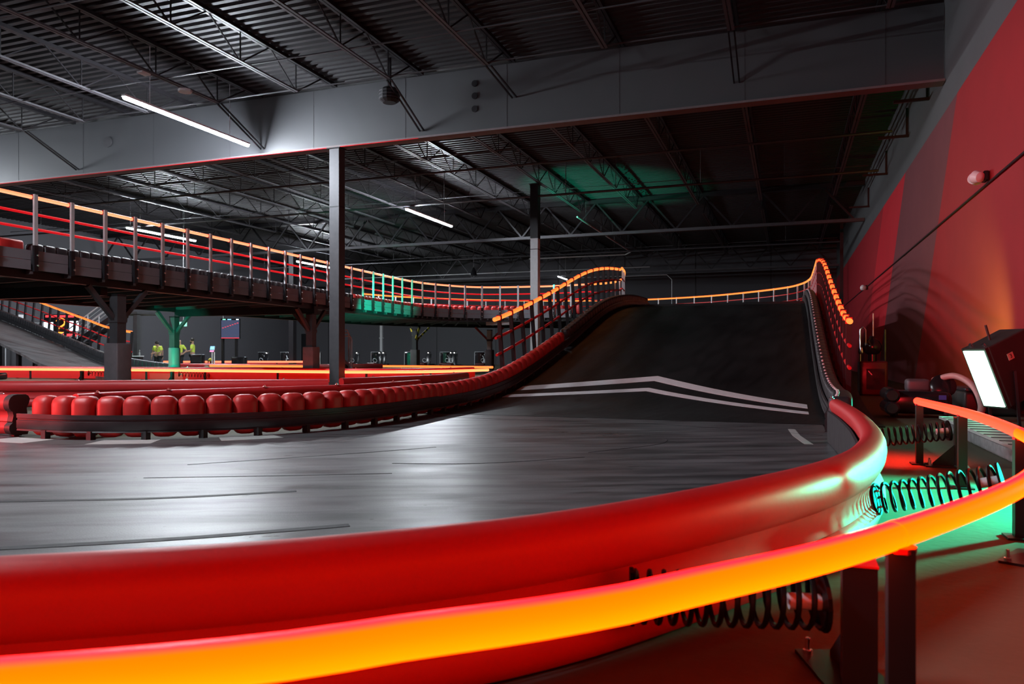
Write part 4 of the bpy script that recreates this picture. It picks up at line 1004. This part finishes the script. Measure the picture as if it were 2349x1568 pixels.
# white counter with bottles, black cabinet with a yellow helmet
ct = thing('counter', 'white topped counter left of the staff', 'counter', (-31.2, 29.5, 0))
MB().quad_box((-31.2, 29.5, 0.9), 0.75, 0.5, 0.05, rot).build('top', 'white_metal', ct); MB().quad_box((-31.2, 29.53, 0.44), 0.66, 0.4, 0.86, rot).build('body', 'black_steel', ct)
def bottle(x, y, z, h, label):
    b = thing('bottle', label, 'bottle', (x, y, z)); MB().lathe([(0.035, 0), (0.04, 0.02), (0.04, h * 0.55), (0.015, h * 0.75), (0.015, h)], (x, y, z), 10).build('body', 'clear', b, True); MB().lathe([(0.018, 0), (0.018, 0.025)], (x, y, z + h), 8).build('cap', 'white_metal', b)
bottle(-30.95, 29.6, 0.926, 0.26, 'tall pale bottle at the right end of the white counter'); bottle(-31.3, 29.45, 0.926, 0.2, 'shorter pale bottle in the middle of the white counter')
cb = thing('tool_cabinet', 'squat black cabinet standing in front of the rightmost person', 'cabinet', (-30.2, 32.62, 0))
MB().quad_box((-30.0, 32.6, 0.5), 0.6, 0.5, 0.98, rot, bevel=0.04).build('body', 'machine_black', cb, True); MB().quad_box(Vector((-30.0, 32.6, 0.7)) + fr * 0.26, 0.5, 0.015, 0.3, rot).build('drawer', 'black_steel', cb)
yl = thing('work_stool', 'low black stool right of the black cabinet', 'stool', (-29.42, 32.92, 0))
MB().lathe([(0.16, 0.0), (0.17, 0.04)], (-29.42, 32.92, 0.6), 14).build('seat', 'black_steel', yl)
for a in range(4): MB().bar((-29.42 + 0.12 * math.cos(a * 1.57 + 0.6), 32.92 + 0.12 * math.sin(a * 1.57 + 0.6), 0.6), (-29.42 + 0.17 * math.cos(a * 1.57 + 0.6), 32.92 + 0.17 * math.sin(a * 1.57 + 0.6), 0.005), 0.03, 0.03).build('leg', 'black_steel', yl)
tag(MB().lathe([(0.11, 0.0), (0.13, 0.03), (0.12, 0.09), (0.07, 0.14), (0.01, 0.155)], (-29.42, 32.92, 0.64), 14).build('helmet', 'yellow', None, True), 'small yellow helmet resting on the low black stool', 'helmet')
# white conduit and box on the far wall, riser pipes behind the column
wp = thing('wall_riser', 'white vertical duct ending in a white box on the far wall', 'duct', (-37.8, YF - 0.1, 1.0))
MB().box((-37.8, YF - 0.11, 3.9), 0.26, 0.2, 5.4).build('duct', 'white_metal', wp); MB().quad_box((-37.8, YF - 0.2, 0.95), 0.62, 0.38, 0.56, bevel=0.02).build('box', 'white_metal', wp)
MB().box((-37.8, YF - 0.1, 2.6), 0.5, 0.1, 0.08).build('clamp', 'galv', wp); MB().tube([(-37.7, YF - 0.12, 0.7), (-37.7, YF - 0.12, 0.02)], 0.04, 8).build('drop_pipe', 'galv', wp)
rs = thing('riser_pipes', 'bent pale riser pipes on a dark stand behind the black column', 'pipes', (-17.0, 26.8, 0))
for k in range(3):
    a = 0.16 + 0.07 * k
    MB().tube([Vector((-17.1, 26.75, 2.0 - 0.13 * k)), Vector((-17.1, 26.75, 2.0 - 0.13 * k)) + du * a * 0.7, Vector((-17.1, 26.75, 1.95 - 0.13 * k)) + du * a, Vector((-17.1, 26.75, 1.85 - 0.13 * k)) + du * (a + 0.03), Vector((-17.1, 26.75, 0.02)) + du * (a + 0.03)], 0.02, 8).build('pipe', 'galv', rs, True)
MB().box((-17.2, 26.75, 1.2), 0.16, 0.16, 2.4).build('stand', 'machine_red', rs); MB().quad_box((-17.2, 26.75, 0.3), 0.5, 0.5, 0.58, bevel=0.05).build('foot_box', 'pad', rs)
MB().bar((-17.1, 26.7, 0.8), (-16.75, 26.8, 0.4), 0.08, 0.08).build('strut', 'galv', rs)

# parked karts and charging cabinets along the far wall
def kart(x, y, label):
    t = thing('parked_kart', label, 'kart', (x, y, 0), 'karts parked along the far wall')
    f = MB()
    for s in (-0.3, 0.3): f.bar((x + s, y - 0.8, 0.13), (x + s, y + 0.6, 0.13), 0.05, 0.05)
    f.bar((x - 0.3, y - 0.8, 0.13), (x + 0.3, y - 0.8, 0.13), 0.05, 0.05).bar((x - 0.3, y + 0.5, 0.13), (x + 0.3, y + 0.5, 0.13), 0.05, 0.05); f.build('frame', 'black_steel', t)
    MB().sweep([(-0.2, 0.18), (0.2, 0.18), (0.2, 0.25), (-0.2, 0.25)], [Vector((x, y - 0.2, 0)), Vector((x, y + 0.2, 0.02))]).build('seat', 'rubber', t)
    MB().quad_box((x, y + 0.32, 0.62), 0.42, 0.1, 0.85, Matrix.Rotation(R(-14), 3, 'X'), bevel=0.04).build('seat_back', 'machine_black', t, True)
    h = [Vector((x - 0.12, y + 0.42, 0.7)), Vector((x - 0.12, y + 0.45, 1.05)), Vector((x - 0.06, y + 0.46, 1.17)), Vector((x + 0.06, y + 0.46, 1.17)), Vector((x + 0.12, y + 0.45, 1.05)), Vector((x + 0.12, y + 0.42, 0.7))]
    hp = MB().tube(smooth_path(h, 4), 0.035, 8).build('roll_hoop', 'machine_black', t, True)
    MB().lathe([(0.035, -0.02), (0.03, 0.02)], (x - 0.06, y + 0.41, 1.1), 8, Matrix.Rotation(R(90), 3, 'X')).build('marker_lamp', 'small_lamp', hp)
    MB().quad_box((x, y - 0.75, 0.28), 0.7, 0.5, 0.2, bevel=0.07).build('nose_cone', 'machine_red', t, True)
    for s in (-0.45, 0.45): MB().quad_box((x + s, y - 0.05, 0.2), 0.2, 0.8, 0.2, bevel=0.06).build('side_pod', 'machine_black', t, True)
    ring = [Vector((x + 0.16 * math.cos(a), y - 0.3 - 0.06 * math.sin(a), 0.55 + 0.14 * math.sin(a))) for a in [2 * math.pi * k / 14 for k in range(15)]]
    MB().tube(ring, 0.016, 6).build('steering_wheel', 'galv', t, True)
    for sx in (-0.48, 0.48):
        for yy in (-0.62, 0.5): MB().lathe([(0.10, -0.06), (0.13, -0.04), (0.13, 0.04), (0.10, 0.06)], (x + sx, y + yy, 0.132), 14, Matrix.Rotation(R(90), 3, 'Y')).build('wheel', 'rubber', t, True)
    return t
def charger(x, y, label):
    t = thing('charging_cabinet', label, 'cabinet', (x, y, 0), 'charging cabinets along the far wall')
    MB().lathe([(0.36, 0.01), (0.40, 0.05), (0.40, 1.1), (0.36, 1.16)], (x, y, 0), 10, Matrix.Rotation(R(18), 3, 'Z')).build('body', 'machine_black', t)
    for s in (-0.41, 0.41): MB().box((x + s, y - 0.06, 0.6), 0.03, 0.05, 1.05).build('edge_trim', 'white_metal', t)
    MB().box((x, y - 0.06, 1.17), 0.7, 0.4, 0.02).build('top_plate', 'galv', t)
    b = MB()
    for dx in (-0.2, 0.2):
        for z in (0.3, 0.95): b.lathe([(0.035, 0), (0.03, 0.03)], (x + dx, y - 0.36, z), 8, Matrix.Rotation(R(90), 3, 'X'))
    b.build('bolt', 'chrome', t)
    MB().tube(smooth_path([(x + 0.3, y - 0.3, 0.9), (x + 0.46, y - 0.42, 0.65), (x + 0.36, y - 0.45, 0.35), (x + 0.5, y - 0.4, 0.12)], 4), 0.02, 6).build('cable', 'galv', t, True)
KP = [(-31.03, 'right of the white riser pipes'), (-28.72, 'below the white wall box'), (-28.02, 'just right of the white wall box'), (-24.94, 'right of the taped far pillar'), (-23.11, 'between the third and fourth cabinets right of the column'), (-22.0, 'left of the cabinet nearest the ramp'), (-20.31, 'nearest the left ramp rail'), (-39.4, 'between the two leftmost cabinets'), (-36.9, 'left of the third cabinet from the screen'), (-37.3 + 0.0, '')]
for i, (x, w_) in enumerate(KP[:9]): kart(x, 50.0 - (1.8 if i in (2, 5) else 0), 'black parked kart ' + w_)
CP = [(-40.45, 'hidden half behind the race screen'), (-38.26, 'second right of the race screen'), (-35.35, 'just left of the black column'), (-29.89, 'first right of the black column'), (-26.99, 'left of the taped far pillar'), (-24.0, 'right of the taped far pillar'), (-21.2, 'nearest the left ramp rail')]
for i, (x, w_) in enumerate(CP): charger(x, 51.3, 'glossy dark charging cabinet with pale edges ' + w_)

# ------------------------------------------------------------------ staff in yellow shirts
def skin_body(name, V, E, m, parent, root=0, lv=1):
    me = bpy.data.meshes.new(name); me.from_pydata([v[0] for v in V], E, []); me.update(); me.materials.append(M[m])
    o = bpy.data.objects.new(name, me); COL.objects.link(o)
    sk = o.modifiers.new('skin', 'SKIN'); sk.use_smooth_shade = True
    for i, v in enumerate(V): r = v[1]; me.skin_vertices[0].data[i].radius = r if isinstance(r, tuple) else (r, r); me.skin_vertices[0].data[i].use_root = (i == root)
    ss = o.modifiers.new('sub', 'SUBSURF'); ss.levels = lv; ss.render_levels = lv
    adopt(o, parent); return o
def person(x, y, yaw, label, h=1.78, hair=True, arms='down', nod=0.0, beard=False):
    t = thing('person', label, 'person', (x, y, 0)); t.rotation_euler = (0, 0, yaw); k = h / 1.78
    hd = Vector((0, -0.02 - 0.08 * nod, 1.62 - 0.05 * nod))
    def L3(p): return tuple(Vector(p) * k)
    el = {'down': ((-0.27, 0.02, 1.12), (-0.29, -0.06, 0.86)), 'front': ((-0.27, -0.02, 1.14), (-0.12, -0.28, 1.08)), 'hip': ((-0.36, 0.06, 1.14), (-0.2, -0.05, 0.98))}[arms]
    V = [((0, 0, 0.95), (0.15, 0.11)), ((0, 0, 1.15), (0.145, 0.10)), ((0, -0.0, 1.36), (0.165, 0.105)), ((0, 0, 1.47), (0.07, 0.065)), (tuple(hd + Vector((0, 0.02, -0.08))), 0.055), (tuple(hd), (0.08, 0.1)), (tuple(hd + Vector((0, 0.0, 0.1))), (0.075, 0.095))]
    E = [(0, 1), (1, 2), (2, 3), (3, 4), (4, 5), (5, 6)]
    for s in (-1, 1):
        n = len(V); mx = lambda p: (p[0] * -s, p[1], p[2])
        V += [(mx((-0.19, 0, 1.40)), 0.058), (mx(el[0]), 0.042), (mx(el[1]), 0.030), (mx(tuple(Vector(el[1]) + (Vector(el[1]) - Vector(el[0])).normalized() * 0.10)), 0.032)]
        E += [(2, n), (n, n + 1), (n + 1, n + 2), (n + 2, n + 3)]
        # five short fingers
        d = (Vector(el[1]) - Vector(el[0])).normalized(); pal = Vector(el[1]) + d * 0.10; sdv = d.cross(Vector((1, 0, 0.2))).normalized()
        for f in range(5):
            q = len(V); off_ = sdv * (0.03 - 0.018 * f); ln = (0.05, 0.075, 0.08, 0.075, 0.06)[f]
            if f == 0: V += [(mx(tuple(Vector(el[1]) + d * 0.05 + sdv * 0.045)), 0.010), (mx(tuple(Vector(el[1]) + d * 0.09 + sdv * 0.065)), 0.008)]; E += [(n + 2, q), (q, q + 1)]
            else: V += [(mx(tuple(pal + d * 0.03 + off_)), 0.009), (mx(tuple(pal + d * ln + off_ + Vector((0, -0.015, 0)))), 0.007)]; E += [(n + 3, q), (q, q + 1)]
        n = len(V); V += [(mx((-0.095, 0, 0.88)), 0.095), (mx((-0.11, -0.02, 0.5)), 0.062), (mx((-0.115, 0.02, 0.09)), 0.042), (mx((-0.125, -0.13, 0.045)), (0.045, 0.035))]
        E += [(0, n), (n, n + 1), (n + 1, n + 2), (n + 2, n + 3)]
    V = [(L3(v), tuple(q * k for q in (r if isinstance(r, tuple) else (r, r)))) for v, r in V]
    skin_body('body', V, E, 'skin', t)
    f = MB(); hk = hd * k
    f.lathe([(0.012, 0), (0.016, 0.02), (0.008, 0.05)], hk + Vector((0, -0.105 * k, -0.0)), 6); f.build('nose', 'skin', t, True)
    ey = MB()
    for s in (-1, 1): ey.lathe([(0.010, -0.004), (0.010, 0.004)], hk + Vector((s * 0.032, -0.098, 0.045)) * 1.0, 8, Matrix.Rotation(R(90), 3, 'X'))
    ey.build('eyes', 'hair', t)
    if hair: MB().lathe([(0.088, -0.01), (0.1, 0.04), (0.095, 0.1), (0.06, 0.15), (0.01, 0.165)], hk + Vector((0, 0.018, 0.03)), 14).build('hair', 'hair', t, True)
    if beard: MB().lathe([(0.04, -0.08), (0.075, -0.04), (0.08, 0.0)], hk + Vector((0, -0.035, -0.02)), 12).build('beard', 'hair', t, True)
    SV = [((0, 0, 0.93), (0.172, 0.13)), ((0, 0, 1.15), (0.165, 0.122)), ((0, 0, 1.36), (0.182, 0.122)), ((0, 0, 1.455), (0.09, 0.08))]; SE = [(0, 1), (1, 2), (2, 3)]
    for s in (-1, 1):
        n = len(SV); a = Vector((-0.19, 0, 1.40)); b = Vector(el[0]); mx = lambda p: (p[0] * -s, p[1], p[2])
        SV += [(mx(a), 0.078), (mx(tuple(a.lerp(b, 0.75))), 0.066)]; SE += [(2, n), (n, n + 1)]
    skin_body('shirt', [(L3(v), tuple(q * k for q in (r if isinstance(r, tuple) else (r, r)))) for v, r in SV], SE, 'shirt', t)
    TV = [((0, 0, 0.96), (0.16, 0.122))]; TE = []
    for s in (-1, 1):
        n = len(TV); TV += [((s * 0.095, 0, 0.86), 0.106), ((s * 0.11, -0.02, 0.5), 0.078), ((s * 0.115, 0.02, 0.1), 0.062)]; TE += [(0, n), (n, n + 1), (n + 1, n + 2)]
    skin_body('trousers', [(L3(v), tuple(q * k for q in (r if isinstance(r, tuple) else (r, r)))) for v, r in TV], TE, 'trousers', t)
    for s in (-1, 1): MB().quad_box(Vector((s * 0.12, -0.06, 0.045)) * k, 0.105, 0.28, 0.085, bevel=0.035).build('shoe', 'rubber', t, True)
    # children were modelled about the origin: hang them from the thing as they stand
    for c in t.children: c.matrix_parent_inverse = Matrix.Identity(4)
    return t
person(-32.0, 31.9, R(-20), 'person in a yellow shirt with head bent, nearest the counter', 1.74, arms='front', nod=1.3)
person(-33.5, 33.3, R(25), 'person half hidden behind the one with bent head, facing away', 1.8, hair=False, arms='down')
person(-31.0, 32.35, R(15), 'bald person in a yellow shirt beside the green padded pillar', 1.84, hair=False, arms='hip')
person(-31.1, 33.4, R(-60), 'dark haired bearded person in a yellow shirt, rightmost of the staff', 1.88, arms='front', beard=True)

# ------------------------------------------------------------------ right side: lamp, trough, machines
# green stage lamp
C = Vector((2.45, 11.54, 0.68)); nh = Vector((-0.86, -0.51, 0)); wv = Vector((-0.51, 0.86, 0)); tl = R(24)
n_ = nh * math.cos(tl) - up * math.sin(tl); lv = n_.cross(wv).normalized()
if lv.z < 0: lv = -lv
gl = thing('stage_lamp', 'green glowing flood lamp with black finned housing beside the red wall', 'lamp', (C.x, C.y, 0)); mr = Matrix((wv, n_, lv)).transposed()
MB().quad_box(C - n_ * 0.02, 0.40, 0.05, 0.86, mr, bevel=0.0).build('front_frame', 'lamp_body', gl)
MB().quad_box(C + n_ * 0.008, 0.34, 0.02, 0.80, mr).build('light_face', 'green_face', gl)
MB().quad_box(C - n_ * 0.35, 0.42, 0.62, 0.86, mr, bevel=0.02).build('housing', 'lamp_body', gl)
for k in range(7): MB().quad_box(C - n_ * 0.69 + lv * (0.30 - 0.1 * k), 0.38, 0.08, 0.05, mr).build('cooling_fin', 'lamp_body', gl)
for a in (-0.12, 0.1): MB().tube([C + lv * 0.43 - n_ * 0.08 + wv * a, C + lv * 0.47 - n_ * 0.06 + wv * a], 0.018, 8).build('knob', 'chrome', gl)
MB().tube([C + lv * 0.43 - n_ * 0.28, C + lv * 0.43 - n_ * 0.28 + Vector((-0.05, 0, 0.2))], 0.016, 8).build('aerial', 'lamp_body', gl)
for s in (-1, 1):
    MB().bar(C - n_ * 0.26 + wv * 0.23 * s, Vector((C.x, C.y, 0.02)) - nh * 0.32 + wv * 0.23 * s, 0.03, 0.05).build('yoke_arm', 'black_steel', gl)
q = Vector((C.x, C.y, 0.012)) - nh * 0.32; MB().quad_box(q, 0.56, 0.4, 0.024, Matrix((wv, nh, up)).transposed()).build('base_plate', 'black_steel', gl)
sp = C - n_ * 0.3 - wv * 0.2125 + lv * 0.19
MB().quad_box(sp, 0.006, 0.09, 0.09, mr).build('sticker', 'sticker', gl)
m4 = Matrix((-n_, lv, -wv)).transposed().to_4x4(); m4.translation = sp - wv * 0.004
lettering('3', 0.08, 'figure', 'rubber', gl, m4)
lamp('green_flood', 'AREA', C + n_ * 0.06, C + n_ * 2.0 + Vector((0, 0, 0.9)), 18, GREEN, 0.34, 0.78, spread=100)
dup(gl, (1.05, -4.3, 0), 'second green flood lamp of the row, out of view to the right')
lamp('green_flood_beam', 'SPOT', C + Vector((1.05, -4.3, 0.1)) + n_ * 0.1, (0.62, 5.75, 0.30), 7500, GREEN, 0.16, angle=48)
# cable trough with a ribbed lid under the light hose
tr = thing('cable_trough', 'low trough with red lit ribbed lid and milky side under the far light hose', 'trough', (2.1, 9.0, 0))
MB().quad_box((2.08, 9.0, 0.08), 0.34, 4.3, 0.155, bevel=0.04).build('body', 'clear', tr, True)
ld = MB().quad_box((2.1, 9.0, 0.175), 0.48, 4.4, 0.03).build('lid', 'kerb_paint', tr)
for k in range(14): MB().box((2.1, 7.0 + 0.3 * k, 0.193), 0.48, 0.018, 0.008).build('lid_joint', 'dark_steel', ld)
# red pump stand
px, py = 1.95, 20.4
pm = thing('air_pump', 'dark red pump cabinet with round black motor beside the ramp', 'machine', (px, py, 0))
MB().quad_box((px, py, 0.42), 0.62, 0.6, 0.82, bevel=0.04).build('cabinet', 'machine_red', pm, True)
MB().quad_box((px + 0.04, py - 0.31, 0.4), 0.4, 0.02, 0.5).build('door', 'machine_black', pm); MB().bar((px - 0.12, py - 0.33, 0.6), (px - 0.04, py - 0.33, 0.5), 0.02, 0.02).build('handle', 'chrome', pm)
MB().lathe([(0.1, 0), (0.1, 0.2)], (px, py, 0.82), 12).build('neck', 'machine_black', pm, True)
MB().lathe([(0.05, -0.2), (0.15, -0.17), (0.205, -0.08), (0.215, 0.02), (0.17, 0.14), (0.08, 0.2), (0.06, 0.26)], (px, py, 1.18), 20).build('motor', 'machine_black', pm, True)
MB().tube([(px + 0.02, py, 1.42), (px + 0.02, py, 2.0)], 0.012, 6).build('rod', 'galv', pm)
MB().tube([(px - 0.28, py - 0.1, 0.8), (px - 0.28, py - 0.1, 1.6), (px - 0.22, py - 0.1, 1.66), (px - 0.16, py - 0.1, 1.6), (px - 0.16, py - 0.1, 1.2)], 0.02, 8).build('pipe', 'chrome', pm, True)
MB().lathe([(0.05, 0), (0.07, 0.05), (0.05, 0.16)], (px - 0.26, py - 0.12, 1.0), 10).build('filter', 'chrome', pm, True)
MB().box((px + 0.28, py, 1.2), 0.03, 0.12, 0.8).build('back_post', 'machine_black', pm)
# floor scrubber, hose, case
fx, fy = 1.95, 13.6
fs = thing('floor_scrubber', 'low black floor machine with two glossy drums behind the bumper', 'machine', (fx, fy, 0))
MB().quad_box((fx, fy, 0.24), 0.9, 0.7, 0.36, bevel=0.1).build('body', 'machine_black', fs, True)
for dz in (0.36, 0.16): MB().lathe([(0.08, -0.36), (0.11, -0.33), (0.11, 0.33), (0.08, 0.36)], (fx - 0.42, fy - 0.2, dz), 18, Matrix.Rotation(R(90), 3, 'X')).build('drum', 'machine_black', fs, True)
MB().quad_box((fx + 0.02, fy + 0.12, 0.5), 0.34, 0.34, 0.2, bevel=0.05).build('lid', 'dark_steel', fs, True)
MB().lathe([(0.15, -0.03), (0.19, 0.0), (0.15, 0.03)], (fx + 0.36, fy - 0.05, 0.5), 18, Matrix.Rotation(R(70), 3, 'X')).build('hose_reel', 'machine_black', fs, True)
for sx in (-0.35, 0.35): MB().lathe([(0.07, -0.03), (0.08, 0), (0.07, 0.03)], (fx + sx, fy - 0.3, 0.082), 12, Matrix.Rotation(R(90), 3, 'Y')).build('wheel', 'rubber', fs, True)
MB().quad_box((fx + 0.3, fy - 0.36, 0.33), 0.1, 0.02, 0.07).build('badge', mat('blue badge', (0.03, 0.08, 0.4), 0.4), fs)
hs = smooth_path([(fx + 0.25, fy + 0.1, 0.58), (fx + 0.5, fy - 0.15, 0.66), (fx + 0.68, fy - 0.5, 0.52), (fx + 0.72, fy - 0.85, 0.25), (fx + 0.62, fy - 1.1, 0.055)], 8)
tag(MB().tube(hs, 0.05, 10).build('vacuum_hose', 'hose', None, True), 'pinkish ribbed hose arching from the floor machine down to the floor', 'hose')
cs = thing('equipment_case', 'dark low equipment case against the foot of the red wall', 'case', (3.1, 14.6, 0))
MB().quad_box((3.1, 14.6, 0.2), 0.8, 1.1, 0.38, bevel=0.05).build('body', 'lamp_body', cs, True); MB().quad_box((3.1, 14.6, 0.42), 0.78, 1.08, 0.06, bevel=0.02).build('lid', 'black_pe', cs, True)
# small chrome fittings on the floor beside the pump
tag(MB().lathe([(0.06, 0), (0.06, 0.05), (0.035, 0.06), (0.035, 0.12), (0.05, 0.13)], (1.9, 17.2, 0.002), 12).build('floor_valve', 'chrome'), 'small chrome valve on the floor between pump and floor machine', 'valve')
tag(MB().tube(smooth_path([(2.2, 17.2, 0.03), (2.6, 17.6, 0.03), (3.0, 17.3, 0.03), (3.3, 18.0, 0.03)], 6), 0.025, 8).build('loose_cable', 'machine_red', None, True), 'dark loose cable lying on the floor by the wall', 'cable')
